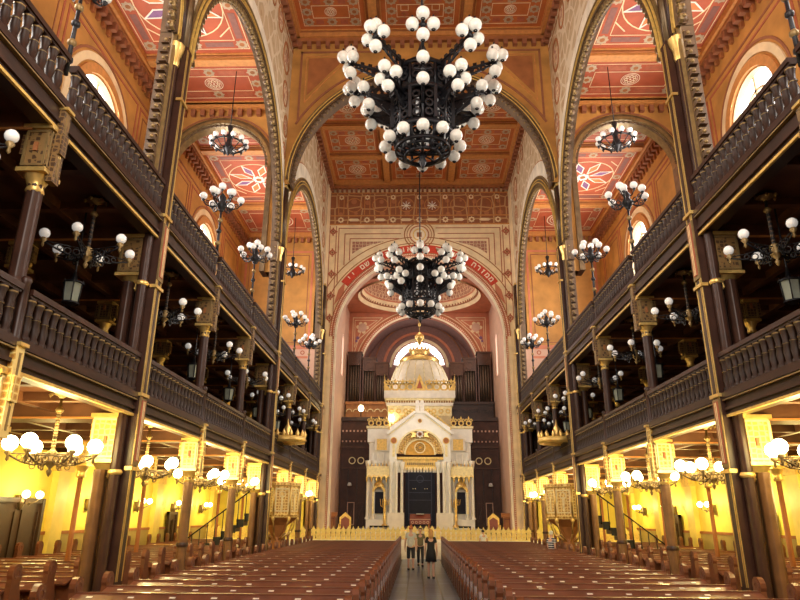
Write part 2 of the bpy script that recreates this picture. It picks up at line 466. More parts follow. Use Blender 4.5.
# aisle transverse arches
for s in (-1, 1):
    b = MB('ochre'); cx = s*9.2
    b.archwall(P, min(s*6.45, s*12), max(s*6.45, s*12), 12.0, AZ, cx, 17.1, 2.3, 25.45, 26.05, 32, 'ochre')
    b.arc(P, cx, 17.1, 2.28, 2.42, 0, pi, 26.05, 25.3, 32, 'old_gold'); b.arc(P, cx, 17.1, 2.42, 2.56, 0, pi, 25.45, 25.35, 32, 'bronze')
    b.arc(P, cx, 17.1, 2.66, 2.72, 0, pi, 25.45, 25.4, 32, 'brown_paint')
    for q in (-1, 1): b.box(cx+q*2.28, cx+q*2.5, 25.3, 26.05, 12, 17.1, 'bronze')
    b.box(s*6.45, s*12, 25.45, 25.15, AZ-.3, AZ, 'beam_orange')
    for k in range(12): b.box(s*(6.55+k*.44), s*(6.75+k*.44), 25.45, 25.25, AZ-.62, AZ-.3, 'brown_paint')
    tag(b.build('aisle_arch_wall'), '%s aisle arch wall painted ochre with a dark moulding' % SIDE(s), 'arch', kind='structure')

# end walls of the aisles
for s in (-1, 1):
    b = MB('ochre'); b.box(s*(NW+.30), s*12, YE, YE+.5, 0, G1, 'plaster_yellow'); b.box(s*(NW+.30), s*12, YE, YE+.5, G1, G2, 'panel_wood')
    b.box(s*(NW+.30), s*12, YE, YE+.5, G2, AZ, 'ochre')
    b.box(s*(NW+.30), s*12, YE, YE-.02, G2+.1, 12.3, 'pink_plaster')
    lo, hi = sorted((s*7.2, s*11.7))
    b.rect(P, lo, hi, 12.5, 19.1, .14, YE, YE-.02, 'salmon'); b.rect(P, lo+.25, hi-.25, 12.75, 18.85, .05, YE, YE-.02, 'brown_paint')
    b.box(lo, hi, YE, YE-.03, 11.7, 11.85, 'salmon'); b.box(lo, hi, YE, YE-.03, 12.3, 12.45, 'salmon')
    for k in range(6):
        b.arc(P, lo+.4+k*.75, 12.08, .08, .15, 0, 2*pi, YE, YE-.03, 10, 'red_brown')
    b.box(s*6.45, s*12, YE, YE-.35, AZ-.3, AZ, 'beam_orange')
    for k in range(12): b.box(s*(6.55+k*.44), s*(6.75+k*.44), YE, YE-.2, AZ-.62, AZ-.3, 'brown_paint')
    struct(b, 'wall_aisle_end_'+SIDE(s))

# ---- ceilings
def rosette(b, P, a, c, r, d0, d1, m1='cream_light', m2='ochre_dark'):
    b.arc(P, a, c, r*.94, r, 0, 2*pi, d0, d1, 32, m1); b.arc(P, a, c, r*.76, r*.80, 0, 2*pi, d0, d1, 32, m1)
    b.arc(P, a, c, .001, r*.12, 0, 2*pi, d0, d1, 12, m1)
    for k in range(8):
        t = k*pi/4; b.arc(P, a+cos(t)*r*.48, c+sin(t)*r*.48, r*.13, r*.19, 0, 2*pi, d0, d1, 12, m1)
        b.arc(P, a+cos(t)*r*.48, c+sin(t)*r*.48, .001, r*.11, 0, 2*pi, d0, d1, 8, m2)


def small_star(b, P, a, c, r, d0, d1, m='star_grey'):
    pts = [(a+(r if k % 2 == 0 else r*.75)*cos(k*pi/8), c+(r if k % 2 == 0 else r*.75)*sin(k*pi/8)) for k in range(16)]
    b.prism(pts, P, d0, d1, m)
    b.arc(P, a, c, .001, r*.4, 0, 2*pi, d0, d1+(d1-d0)*.5, 10, 'ochre_dark')


def panel(b, x0, x1, y0, y1, z, kind, red=False):
    """one coffer: painted field framed by raised mouldings, seen from below"""
    P = XY; lo = z; d1 = z-.012
    f = 'ceiling_red' if red else 'ceiling_orange'
    b.add([(x0, y0, z), (x1, y0, z), (x1, y1, z), (x0, y1, z)], [(0, 1, 2, 3)], f)
    for k, (off, wd, dep, m_) in enumerate(((.10, .2, .22, 'beam_orange'), (.26, .08, .12, 'ochre_dark'), (.36, .05, .06, 'beam_orange'))):
        b.rect(P, x0+off, x1-off, y0+off, y1-off, wd, z, z-dep, m_)
    i = .62; X0, X1, Y0, Y1 = x0+i, x1-i, y0+i, y1-i
    b.rect(P, X0, X1, Y0, Y1, .028, lo, d1, 'cream')
    j = .5
    b.rect(P, X0+j, X1-j, Y0+j, Y1-j, .028, lo, d1, 'cream')
    # coloured border cartouches
    mx, my = (X0+X1)/2, (Y0+Y1)/2
    for q in (-1, 1):
        yy = my+q*((Y1-Y0)/2-j/2); xx = mx+q*((X1-X0)/2-j/2)
        for w0, w1 in ((X0+j+.1, mx-.4), (mx+.4, X1-j-.1)):
            if w1-w0 > .3: b.box(w0, w1, yy-.13, yy+.13, z, d1, 'blue_paint' if kind == 'star' else 'red_brown')
        for w0, w1 in ((Y0+j+.1, my-.4), (my+.4, Y1-j-.1)):
            if w1-w0 > .3: b.box(xx-.13, xx+.13, w0, w1, z, d1, 'blue_paint' if kind == 'star' else 'red_brown')
        small_star(b, P, mx, yy, .26, lo, d1-.004); small_star(b, P, xx, my, .26, lo, d1-.004)
        for q2 in (-1, 1): small_star(b, P, xx, my+q2*((Y1-Y0)/2-j/2), .27, lo, d1-.004)
    r = min(X1-X0, Y1-Y0)/2-j-.1
    if kind == 'rosette':
        rosette(b, P, mx, my, r, lo, d1-.004)
    elif kind == 'star':
        L = min((X1-X0), (Y1-Y0))/2-j
        for t in range(8):
            a = t*pi/4+pi/8
            c_, s_ = cos(a), sin(a)
            b.prism([(mx+c_*.25*L, my+s_*.25*L), (mx+cos(a-.22)*.62*L, my+sin(a-.22)*.62*L), (mx+c_*.97*L, my+s_*.97*L), (mx+cos(a+.22)*.62*L, my+sin(a+.22)*.62*L)], P, lo, d1,
                    'violet_paint' if t % 2 else 'orange_paint')
            b.loop(P, [(mx+c_*.25*L, my+s_*.25*L), (mx+cos(a-.22)*.62*L, my+sin(a-.22)*.62*L), (mx+c_*.97*L, my+s_*.97*L), (mx+cos(a+.22)*.62*L, my+sin(a+.22)*.62*L)], .07*L/2, lo, d1-.01, 'white_paint')
        small_star(b, P, mx, my, .24*L, lo, d1-.012, 'white_paint')
        for q in (-1, 1):
            for q2 in (-1, 1): b.strip(P, (mx+q*L*.7, my+q2*L*1.0), (mx+q*L*1.0, my+q2*L*.7), .05, lo, d1, 'cream')
        b.arc(P, mx, my, L*.99, L*1.02, 0, 2*pi, lo, d1, 32, 'cream')
    elif kind == 'tiles':
        nx = max(2, int((X1-X0-2*j)/.55)); ny = max(2, int((Y1-Y0-2*j)/.55))
        for u in range(nx):
            for v in range(ny):
                a = X0+j+(u+.5)*(X1-X0-2*j)/nx; c = Y0+j+(v+.5)*(Y1-Y0-2*j)/ny
                if (u+v) % 2: small_star(b, P, a, c, .2, lo, d1, 'red_brown')
                else: b.rect(P, a-.17, a+.17, c-.17, c+.17, .03, lo, d1, 'cream')


b = MB('beam_orange')
for rows in ([-6, 1, 6.8, 13.4, 16.4, 19.4, 22.4, 25.4], [26.1, 29.5, 33.0, 36.4, 40.0]):
    for y0_, y1_ in zip(rows, rows[1:]):
        last = y1_ in (25.4, 40.0)
        for x0_, x1_, k in ((-6.15, -2.2, 'rosette'), (-2.2, 2.2, 'tiles' if last else 'star'), (2.2, 6.15, 'rosette')):
            if y1_ < 10: b.add([(x0_, y0_, CZ), (x1_, y0_, CZ), (x1_, y1_, CZ), (x0_, y1_, CZ)], [(0, 1, 2, 3)], 'ceiling_orange')
            else: panel(b, x0_, x1_, y0_, y1_, CZ, k)
b.box(-7, 7, -6, 40.5, CZ+.01, CZ+.3, 'ceiling_orange')
struct(b, 'ceiling')
for s in (-1, 1):
    b = MB('beam_orange')
    for rows in ([-6, 13.15], [13.15, 16.2, 22.2, 25.45], [26.05, 29.2, 35.6, 40.0]):
        for y0_, y1_ in zip(rows, rows[1:]):
            lo, hi = sorted((s*6.45, s*12.0))
            if y1_ < 14: b.add([(lo, y0_, AZ), (hi, y0_, AZ), (hi, y1_, AZ), (lo, y1_, AZ)], [(0, 1, 2, 3)], 'ceiling_red')
            else: panel(b, lo, hi, y0_, y1_, AZ, 'star' if y1_-y0_ > 4.5 else 'rosette', True)
    b.box(s*6.45, s*12.5, -6, 40.5, AZ+.01, AZ+.3, 'ceiling_red')
    tag(b.build('aisle_ceiling'), '%s aisle ceiling with red painted star and rosette panels' % SIDE(s), 'ceiling', kind='structure')
# entrance wall behind the camera
b = MB('cream'); b.box(-12.5, 12.5, -6.3, -6, 0, CZ+.3); struct(b, 'wall_back')

# ---- nave end wall with the chancel arch
b = MB('cream'); y0, y1 = YE, YE+.7; r0 = 5.38; cz = 13.15; yf = y0-.015
b.archwall(P, -6.95, 6.95, 0, CZ, 0, cz, r0, y0, y1, 56, 'cream', mi='pink_plaster')
for (ra, rb, m_, dd) in ((r0, r0+.14, 'cream_light', .10), (r0+.14, r0+.28, 'salmon', .06), (r0+.28, r0+.32, 'red_brown', .06), (r0+.32, r0+.46, 'salmon', .05), (r0+.46, r0+.50, 'ochre_dark', .05)):
    b.arc(P, 0, cz, ra, rb, 0, pi, y0, y0-dd, 56, m_)
    for q in (-1, 1): b.box(q*ra, q*rb, y0-dd, y0, .9, cz, m_ if ra < r0+.2 else 'cream')
for k in range(150):   # beaded rows
    t = pi*(k+.5)/150
    for rr in (r0+.21, r0+.39):
        b.sphere((rr*cos(t), y0-.07, cz+rr*sin(t)), .038, 6, 'cream_light')
for q in (-1, 1):
    for k in range(98):
        b.sphere((q*(r0+.22), y0-.07, 1.1+k*.122), .038, 6, 'cream_light')
# scarlet inscription band and painted bands
a_ = radians(36)
b.arc(P, 0, cz, 5.90, 6.45, a_, pi-a_, y0, yf, 48, 'scarlet')
b.arc(P, 0, cz, 6.55, 6.61, radians(18), pi-radians(18), y0, yf, 48, 'ochre_dark')
b.arc(P, 0, cz, 7.0, 7.06, radians(28), pi-radians(28), y0, yf, 48, 'ochre_dark')
for q in (-1, 1):
    b.prism([(q*4.95, 16.95), (q*5.4, 16.35), (q*5.65, 15.3), (q*5.3, 15.75), (q*5.05, 15.9)], P, y0, yf, 'salmon')
    # frame of the spandrel
    L = [(q*.9, 20.45), (q*5.35, 20.45), (q*5.35, 17.5)]
    for d in (0, .42, .78):
        top = 20.85-d; xr = 5.5-d
        zz = cz+sqrt(max(.1, 7.06**2-xr**2)) if d > 0 else cz+sqrt(6.61**2-xr**2)
        b.strip(P, (q*(1.15+d*.3), top), (q*xr, top), .06, y0, yf, 'red_brown'); b.strip(P, (q*xr, top), (q*xr, zz+.1), .06, y0, yf, 'red_brown')
    b.prism([(q*2.4, 19.85), (q*4.55, 19.85), (q*4.55, 18.95), (q*4.0, 19.35), (q*3.2, 19.65)][::1], P, y0, yf, 'ornament')
    # vertical border with flowers
    for xx in (5.68, 6.12): b.strip(P, (q*xx, 21.0), (q*xx, 14.5), .05, y0, yf, 'red_brown')
    for k in range(5):
        z = 20.6-k*1.55
        b.arc(P, q*5.9, z, .11, .2, 0, 2*pi, y0, y0-.03, 10, 'red_brown'); b.arc(P, q*5.9, z, .001, .08, 0, 2*pi, y0, y0-.035, 8, 'brown_paint')
        for t in range(4): b.arc(P, q*5.9+.25*cos(t*pi/2), z+.25*sin(t*pi/2), .001, .06, 0, 2*pi, y0, y0-.03, 6, 'red_brown')
# roundel above the arch
for ra, rb, m_ in ((.62, .68, 'red_brown'), (.82, .86, 'ochre_dark'), (.98, 1.05, 'ochre_dark')): b.arc(P, 0, 20.35, ra, rb, 0, 2*pi, y0, y0-.03, 28, m_)
b.arc(P, 0, 20.35, .001, .55, 0, 2*pi, y0, y0-.02, 24, 'cream_light'); b.arc(P, 0, 20.35, .38, .46, 0, 2*pi, y0, y0-.03, 20, 'gold_paint')
b.prism([(-.17, 20.18), (.17, 20.18), (.17, 20.52), (-.17, 20.52)], P, y0, y0-.035, 'ochre_dark')
# frieze
b.box(-6.4, 6.4, y0, y0-.02, 21.15, 23.55, 'frieze_pattern')
for z in (21.1, 21.75, 23.5): b.box(-6.4, 6.4, y0, y0-.05, z, z+.08, 'beam_orange')
for k in range(-3, 4):
    x = k*1.8
    for q in (-1, 1): b.strip(P, (x+q*.18, 21.9), (x+q*.18, 23.4), .05, y0, y0-.04, 'beam_orange')
    small_star(b, P, x, 21.47, .23, y0, y0-.04, 'cream'); small_star(b, P, x, 23.2, .2, y0, y0-.04, 'cream')
    if k < 3:
        xm = x+.9
        b.arc(P, xm, 22.6, .5, .55, 0, 2*pi, y0, y0-.04, 20, 'beam_orange')
        if k in (-1, 0):
            for t in range(4):
                a = t*pi/4+pi/4; b.strip(P, (xm-.3*cos(a), 22.55-.3*sin(a)), (xm+.3*cos(a), 22.55+.3*sin(a)), .05, y0, y0-.042-.004*t, 'white_paint')
        b.prism([(xm-.4, 21.47), (xm-.25, 21.57), (xm+.25, 21.57), (xm+.4, 21.47), (xm+.25, 21.37), (xm-.25, 21.37)], P, y0, y0-.04, 'cream')
b.box(-6.4, 6.4, y0, y0-.4, CZ-.35, CZ, 'beam_orange'); b.box(-6.4, 6.4, y0, y0-.22, CZ-.55, CZ-.35, 'ochre_dark')
for k in range(38): b.box(-6.1+k*.33, -5.95+k*.33, y0, y0-.2, CZ-.8, CZ-.55, 'brown_paint')
wall_end = struct(b, 'wall_chancel')

# Hebrew inscription on the scarlet band (Psalm 113:3)
txt = 'ממזרח שמש עד מבואו מהלל שם יי'
n = len(txt); t0 = radians(39.5); t1 = radians(139)
for i, ch in enumerate(txt):
    if ch == ' ': continue
    cu = bpy.data.curves.new('letter', 'FONT'); cu.body = ch; cu.size = .50; cu.align_x = 'CENTER'; cu.extrude = .01; cu.offset = .012
    tmp = bpy.data.objects.new('letter', cu); C.objects.link(tmp)
    dg = bpy.context.evaluated_depsgraph_get(); me = bpy.data.meshes.new_from_object(tmp.evaluated_get(dg))
    bpy.data.objects.remove(tmp)
    if not len(me.vertices): continue
    me.materials.clear(); me.materials.append(MATS['cream_light'])
    t = t0+(t1-t0)*i/(n-1); r = 6.02
    o = bpy.data.objects.new('letter', me); C.objects.link(o); o.parent = wall_end
    o.matrix_local = Matrix.Translation((r*cos(t), YE-.03, cz+r*sin(t))) @ Matrix.Rotation(-(t-pi/2), 4, 'Y') @ Matrix.Rotation(pi/2, 4, 'X')

# ---- chancel
YB = 48.4
b = MB('marble'); b.box(-5.6, 5.6, 40, 50.5, -.3, .95, 'marble'); b.box(-11.9, 11.9, 36.9, 40, .0, .9, 'marble_pale'); struct(b, 'floor_chancel')
b = MB('marble')
for k in range(5): b.box(-1.2, 1.2, 36.0+k*.18, 36.9, 0, .18*(k+1)-.02*k)
tag(b.build('chancel_steps'), 'marble steps at the head of the central aisle', 'steps', kind='structure')
b = MB('pink_plaster')
for s in (-1, 1):
    b.archwall(YZ, 40.7, 51, .9, 17.4, 44.6, 14.2, .4, s*5.5, s*6.0, 16, 'pink_plaster', bs=11.6)
b.archwall(XZ, -5.5, 5.5, .9, 17.4, 0, 12.6, 4.5, YB, YB+.5, 40, 'salmon', mi='salmon')
for ra, rb, m_ in ((4.5, 4.64, 'cream_light'), (4.64, 4.85, 'salmon'), (4.85, 4.92, 'ochre_dark'), (5.0, 5.05, 'cream')):
    b.arc(XZ, 0, 12.6, ra, rb, .12, pi-.12, YB, YB-.06, 40, m_)
for k in range(90):
    t = pi*(k+.5)/90; b.sphere((4.74*cos(t), YB-.08, 12.6+4.74*sin(t)), .05, 6, 'cream_light')
for q in (-1, 1):
    b.loop(XZ, [(q*2.9, 17.0), (q*5.2, 17.0), (q*5.2, 13.6), (q*4.75, 15.2)], .05, YB, YB-.03, 'cream')
    b.loop(XZ, [(q*3.3, 16.8), (q*5.05, 16.8), (q*5.05, 14.6), (q*4.55, 15.9)], .04, YB, YB-.03, 'cream')
    b.arc(XZ, q*4.45, 16.2, .001, .34, 0, 2*pi, YB, YB-.04, 14, 'pink_plaster')
    for t in range(6): b.arc(XZ, q*4.45+.36*cos(t), 16.2+.36*sin(t), .001, .15, 0, 2*pi, YB, YB-.03, 8, 'cream')
    b.arc(XZ, q*4.8, 15.35, .001, .14, 0, 2*pi, YB, YB-.04, 8, 'violet_paint'); b.arc(XZ, q*4.9, 15.1, .001, .1, 0, 2*pi, YB, YB-.04, 8, 'violet_paint')
# niche behind the arch with its window ring
b.box(-5.5, 5.5, 51, 51.4, .9, 17.4, 'mauve')
b.lathe([(4.5, 0), (4.5, 2.6)], (0, 0, 0), 4) if False else None
for ra, rb, m_ in ((4.1, 4.18, 'ochre_dark'), (3.6, 3.66, 'ochre_dark'), (2.75, 2.95, 'salmon'), (2.2, 2.4, 'cream')):
    b.arc(XZ, 0, 13.6, ra, rb, 0, pi, 51, 50.9, 36, m_)
b.arc(XZ, 0, 12.6, 4.5, 4.9, 0, pi, YB+.5, 51, 36, 'mauve')
b.archwall(XZ, -5.5, 5.5, 17.4, 17.41, 0, 17.39, .01, YB, YB+.01, 4, 'salmon')
struct(b, 'wall_chancel_back')
g = MB('window_glow'); g.arc(XZ, 0, 13.6, 1.55, 2.05, 0.1, pi-.1, 50.94, 50.9, 30)
o = tag(g.build('window_7'), kind='structure')
g = MB('gold_paint')
for k in range(1, 9): t = pi*k/9; g.strip(XZ, (1.55*cos(t), 13.6+1.55*sin(t)), (2.05*cos(t), 13.6+2.05*sin(t)), .07, 50.9, 50.86)
g.build('glazing_bar', o)
for s in (-1, 1):
    g = MB('window_glow'); g.box(s*5.8, s*5.83, 44.2, 45.0, 11.6, 14.6); tag(g.build('window_%d' % (8 if s < 0 else 9)), kind='structure')
# dome ring and dome over the chancel
b = MB('salmon'); cy = 44.4; R = 4.15
n = 48
for i in range(n):
    t0, t1 = 2*pi*i/n, 2*pi*(i+1)/n
    def sq(t):
        c_, s_ = cos(t), sin(t); k = min(5.5/max(1e-6, abs(c_)), (3.72 if s_ < 0 else 4.0)/max(1e-6, abs(s_))); return (c_*k, cy+s_*k, 17.4)
    a, c_ = sq(t0), sq(t1)
    b.add([(R*cos(t0)*1.08, cy+R*.95*sin(t0), 17.5), a, c_, (R*cos(t1)*1.08, cy+R*.95*sin(t1), 17.5)], [(0, 1, 2, 3)], 'salmon')
def ering(r0, r1, z0, z1, m_):
    b.lathe([(r0, z0), (r1, z1)], (0, cy, 0), 48, m_)
prof = [(4.15, 17.35, 'cream'), (4.0, 17.6, 'ochre_dark'), (3.98, 17.7, 'cream'), (3.8, 18.0, 'salmon'), (3.75, 18.1, 'ornament'), (3.5, 19.1, 'cream'), (3.4, 19.2, 'orange_paint'), (2.2, 20.3, 'cream_light'), (.01, 20.8, '')]
for p, q in zip(prof, prof[1:]):
    vs = []
    for i in range(n):
        t = 2*pi*i/n
        vs += [(p[0]*cos(t)*1.08, cy+p[0]*.95*sin(t), p[1]), (q[0]*cos(t)*1.08, cy+q[0]*.95*sin(t), q[1])]
    b.add(vs, [(2*i, 2*i+1, (2*i+3) % (2*n), (2*i+2) % (2*n)) for i in range(n)], p[2])
for k in range(96):
    t = 2*pi*k/96; b.box(3.95*cos(t)*1.08-.05, 3.95*cos(t)*1.08+.05, cy+3.95*.95*sin(t)-.05, cy+3.95*.95*sin(t)+.05, 17.62, 17.8, 'brown_paint')
b.box(-7, 7, 40.7, 51.6, 21.2, 21.4, 'salmon'); b.box(-7, -6.8, 40.5, 51.6, 0, 21.3, 'salmon'); b.box(6.8, 7, 40.5, 51.6, 0, 21.3, 'salmon'); b.box(-7, 7, 51.4, 51.6, 16, 21.3, 'salmon')  # unseen outer box added to stop world light leaking past the dome
for q in (-1, 1): b.box(q*5.4, q*6.9, 40.7, 51, 17.38, 17.45, 'salmon')
struct(b, 'ceiling_chancel_dome')

# carved wooden screen wall behind the ark
b = MB('panel_wood')
for s in (-1, 1):
    b.box(s*2.5, s*5.45, 45.2, 45.5, .95, 8.6)
    b.box(s*2.5, s*5.45, 45.0, 45.2, 8.45, 8.7, 'dark_wood'); b.box(s*2.5, s*5.45, 45.1, 45.2, 6.6, 6.75, 'organ_wood'); b.box(s*2.5, s*5.45, 45.1, 45.2, 5.2, 5.3, 'organ_wood')
    for k in range(11):
        x = s*(2.75+k*.26)
        b.box(x-.05, x+.05, 45.12, 45.2, 7.7, 7.82, 'pink_plaster'); b.box(x-.05, x+.05, 45.12, 45.2, 7.0, 7.1, 'pink_plaster')
    for x in (3.7, 4.3, 4.9): b.box(s*x-.02, s*x+.02, 45.1, 45.2, 1.0, 5.2, 'dark_wood')
    for x in (4.05, 4.65):
        b.arc(XZ, s*x, 5.75, .18, .24, 0, 2*pi, 45.2, 45.12, 16, 'pale_gold')
        b.rect(XZ, s*x-.22, s*x+.22, 1.6, 3.0, .05, 45.2, 45.1, 'pink_plaster' if x > 4.5 else 'organ_wood')
        b.strip(XZ, (s*x-.2, 1.7), (s*x+.2, 2.9), .04, 45.2, 45.12, 'organ_wood')
tag(b.build('wooden_screen'), 'dark carved wooden screen wall flanking the white ark', 'screen', kind='structure')

# wooden organ cases with pipes
for s in (-1, 1):
    t = thing('organ_case', 'dark wooden organ case of three stepped pipe towers, %s of the dome' % SIDE(s), 'organ', (s*3.85, 47.2, 8.9))
    b = MB('organ_wood'); b.box(-1.55, 1.55, -.3, .8, 0, 1.0, 'orange_wood' if s < 0 else 'dark_wood'); b.box(-1.6, 1.6, -.4, .8, 1.0, 1.2, 'orange_wood' if s < 0 else 'dark_wood')
    for k in range(6): b.arc(XZ, -1.3+k*.52, .45, .18, .23, 0, pi, -.36, -.3, 10, 'pale_gold' if s < 0 else 'dark_wood')
    b.build('loft_front', t)
    for k, (x, h) in enumerate(((1.0, 4.9), (-.1, 4.45), (-1.05, 4.1))):
        x *= s; m = MB('organ_wood'); w2 = .5
        m.box(x-w2, x+w2, .2, .8, 1.2, h); m.box(x-w2, x-w2+.1, -.15, .2, 1.2, h); m.box(x+w2-.1, x+w2, -.15, .2, 1.2, h)
        m.box(x-w2-.05, x+w2+.05, -.2, .8, h, h+.12); m.arc(XZ, x, h-.45, .2, .34, 0, 2*pi, -.18, -.1, 14)
        m.box(x-w2, x+w2, -.14, .0, h-.9, h)
        o = m.build('pipe_tower', t)
        for j in range(4):
            q = MB('pipe_metal'); q.tube((x-.28+j*.19, 0, 1.25), (x-.28+j*.19, 0, h-.9), .075, .075, 8); q.build('pipe', o)

# ================================================================== THE ARK
def TX(b, x, y, z=0): b.T = Matrix.Translation((x, y, z))
A = thing('torah_ark', 'white marble ark with gilded gable, dark curtain and ribbed dome', 'ark', (0, 42.3, 1.4))
b = MB('marble'); b.box(-3.9, 3.9, -1.3, 2.7, -.45, 0); b.build('plinth', A)
b = MB('marble_pale')
for s in (-1, 1):
    b = MB('marble_pale')
    b.box(s*1.75, s*3.3, .35, 2.6, 0, 6.1)
    b.box(s*1.75, s*3.42, .2, 2.6, 5.3, 6.2)
    b.box(s*1.75, s*3.5, .1, 2.6, 6.2, 6.35, 'pale_gold')
    b.box(s*1.75, s*3.45, .15, 2.6, 3.95, 4.1)
    b.box(s*2.0, s*2.95, .15, .2, 4.75, 5.55, 'marble'); b.box(s*2.15, s*2.8, .12, .2, 4.8, 5.5, 'gold_paint')
    for k in range(4): b.box(s*(1.95+k*.36), s*(2.08+k*.36), .2, .35, 4.1, 4.6)
    b.box(s*1.75, s*3.4, -.1, .35, 0, .55)
    b.build('wing', A, .01)
# central portal
b = MB('marble_pale')
b.archwall(XZ, -1.95, 1.95, 0, 6.14, 0, 4.55, 1.5, -.35, .3, 32, 'marble_pale')
b.prism([(-1.95, 6.14), (1.95, 6.14), (1.95, 6.2), (0.4, 7.2), (-.4, 7.2), (-1.95, 6.2)], XZ, -.35, .3)
for s in (-1, 1):
    b.strip(XZ, (s*2.05, 5.85), (s*.38, 7.15), .16, -.5-.004*s, .0, 'marble_pale'); b.strip(XZ, (s*1.95, 5.75), (s*.34, 6.98), .05, -.42, -.3, 'pale_gold')
    b.arc(XZ, s*1.68, 5.35, .001, .17, 0, 2*pi, -.42, -.35, 14, 'ochre_dark'); b.arc(XZ, s*1.68, 5.35, .17, .22, 0, 2*pi, -.42, -.35, 14, 'gold_paint')
    b.box(s*1.6, s*1.76, -.4, -.35, 4.35, 5.1, 'pale_gold')
b.arc(XZ, 0, 6.62, .001, .10, 0, 2*pi, -.42, -.35, 12, 'ochre_dark'); b.arc(XZ, 0, 6.62, .10, .14, 0, 2*pi, -.42, -.35, 12, 'gold_paint')
b.box(-.42, .42, -.4, .2, 7.1, 7.25)
b.build('portal', A)
b = MB('gold_paint')
b.arc(XZ, 0, 4.55, 1.42, 1.53, 0, pi, -.42, .0, 36, 'pale_gold'); b.arc(XZ, 0, 4.55, 1.0, 1.42, 0, pi, -.1, .3, 36, 'gilt_panel')
for k in range(17):
    t = pi*(k+.5)/17; b.sphere((1.2*cos(t), -.14, 4.55+1.2*sin(t)), .08, 8, 'gold_paint')
b.arc(XZ, 0, 4.5, .92, 1.02, 0, pi, -.15, .3, 30, 'pale_gold'); b.arc(XZ, 0, 4.5, .001, .92, 0, pi, .05, .3, 30, 'tympanum_gold')
b.arc(XZ, 0, 4.95, .30, .36, 0, 2*pi, -.02, .1, 24, 'pale_gold'); b.arc(XZ, 0, 4.95, .12, .17, 0, 2*pi, -.02, .1, 16, 'old_gold')
for k in range(12): t = k*pi/6; b.sphere((.24*cos(t), .02, 4.95+.24*sin(t)), .035, 6, 'old_gold')
b.box(-1.5, 1.5, -.15, .3, 4.2, 4.35, 'gold_paint'); b.box(-1.5, 1.5, .1, .3, 3.4, 4.2, 'marble_pale'); b.box(-1.1, 1.1, -.05, .3, 3.75, 4.2, 'gold_paint')
for k in range(13): b.box(-.82+k*.13, -.74+k*.13, -.12, -.04, 3.85, 4.0, 'old_gold')
for k in range(17): b.prism([(-1.06+k*.125, 3.75), (-.96+k*.125, 3.75), (-1.01+k*.125, 3.45)], XZ, -.02, .05, 'gold')
b.build('gilded_tympanum', A)
b = MB('pink_plaster'); small_star(b, XZ, 0, 5.75, .26, -.4, -.5, 'white_paint'); small_star(b, XZ, 0, 5.75, .14, -.5, -.55, 'salmon')
for s in (-1, 1): b.prism([(s*.28, 5.6), (s*.6, 5.55), (s*.48, 5.75), (s*.6, 5.9), (s*.28, 5.83)], XZ, -.4, -.46, 'gold')
b.build('crest_star', A)
b = MB('velvet_navy'); b.box(-.95, .95, .12, .2, .15, 3.75)
for k in range(9): b.box(-.86+k*.2, -.80+k*.2, .09, .14, .15, 3.7)
for z in (.9, 1.7, 2.15, 2.9): b.box(-.7, .7, .085, .1, z, z+.025, 'navy_thread')
b.rect(XZ, -.72, .72, .5, 3.4, .03, .085, .1, 'navy_thread'); b.arc(XZ, 0, 3.0, .2, .23, 0, 2*pi, .085, .1, 16, 'navy_thread')
for x, z in ((-.45, 2.4), (-.3, 2.4), (.45, 2.4), (.3, 2.4), (-.6, .75), (.6, .75)): b.sphere((x, .07, z), .03, 6, 'pale_gold')
b.build('curtain', A)
cb = MB('marble_pale'); cb.lathe([(.16, 0), (.16, .1), (.11, .16), (.095, .3), (.09, 3.5), (.11, 3.55), (.16, 3.8), (.19, 4.0), (.19, 4.1)], (0, 0, 0), 12)
col0 = None
for s in (-1, 1):
    for x, y in ((1.15, -.35), (1.5, -.45), (1.85, -.45), (3.32, -.05), (2.95, .0), (2.15, -.0)):
        if col0 is None: col0 = cb.build('colonnette', A)
        else: col0 = dup(col0, A)
        col0.location = (s*x, y, .55 if x > 2 else .45); col0.scale = (1, 1, .87)
b = MB('marble')
for s in (-1, 1): b.box(s*1.0, s*2.05, -.65, -.1, 0, .95)
b.build('column_base', A, .02)
# canopied niches with gilded consoles
for s in (-1, 1):
    b = MB('gold_paint'); x = s*2.6
    b.box(x-.78, x+.78, -.35, .3, 3.1, 3.75, 'pale_gold')
    for k in range(5):
        xx = x-.62+k*.31; b.arc(XZ, xx, 3.05, .09, .15, 0, pi, -.42, -.3, 10, 'gold'); b.lathe([(.01, -.35), (.06, -.2), (.05, 0)], (xx-.15, -.36, 3.1), 6, 'gold')
    for k in range(7): b.lathe([(.06, 0), (.03, .12), (.0, .22)], (x-.7+k*.233, -.3, 3.75), 6, 'gold')
    b.arc(XZ, x, 2.2, .28, .42, 0, pi, -.3, .2, 16, 'gold_paint'); b.box(x-.42, x-.3, -.28, .2, .9, 2.2, 'pale_gold'); b.box(x+.3, x+.42, -.28, .2, .9, 2.2, 'pale_gold')
    b.box(x-.28, x+.28, .1, .2, .9, 2.2, 'velvet_navy')
    b.lathe([(.34, 0), (.3, .15), (.1, .3), (.0, .6)], (x, -.1, 2.55), 10, 'gold')
    b.build('niche_canopy', A)
    b = MB('gold')
    b.lathe([(.22, 0), (.2, .1), (.08, .2), (.1, .6), (.05, .8), (.09, 1.0), (.04, 1.3), (.1, 1.5), (.02, 1.8)], (s*2.2, -.65, .1), 10)
    for k in range(5):
        b.path([(s*2.2, -.65, 1.2+k*.05), (s*2.2+(k-2)*.12, -.65, 1.35+k*.02), (s*2.2+(k-2)*.14, -.65, 1.75)], .02, 5)
    b.build('altar_candlestick', A)
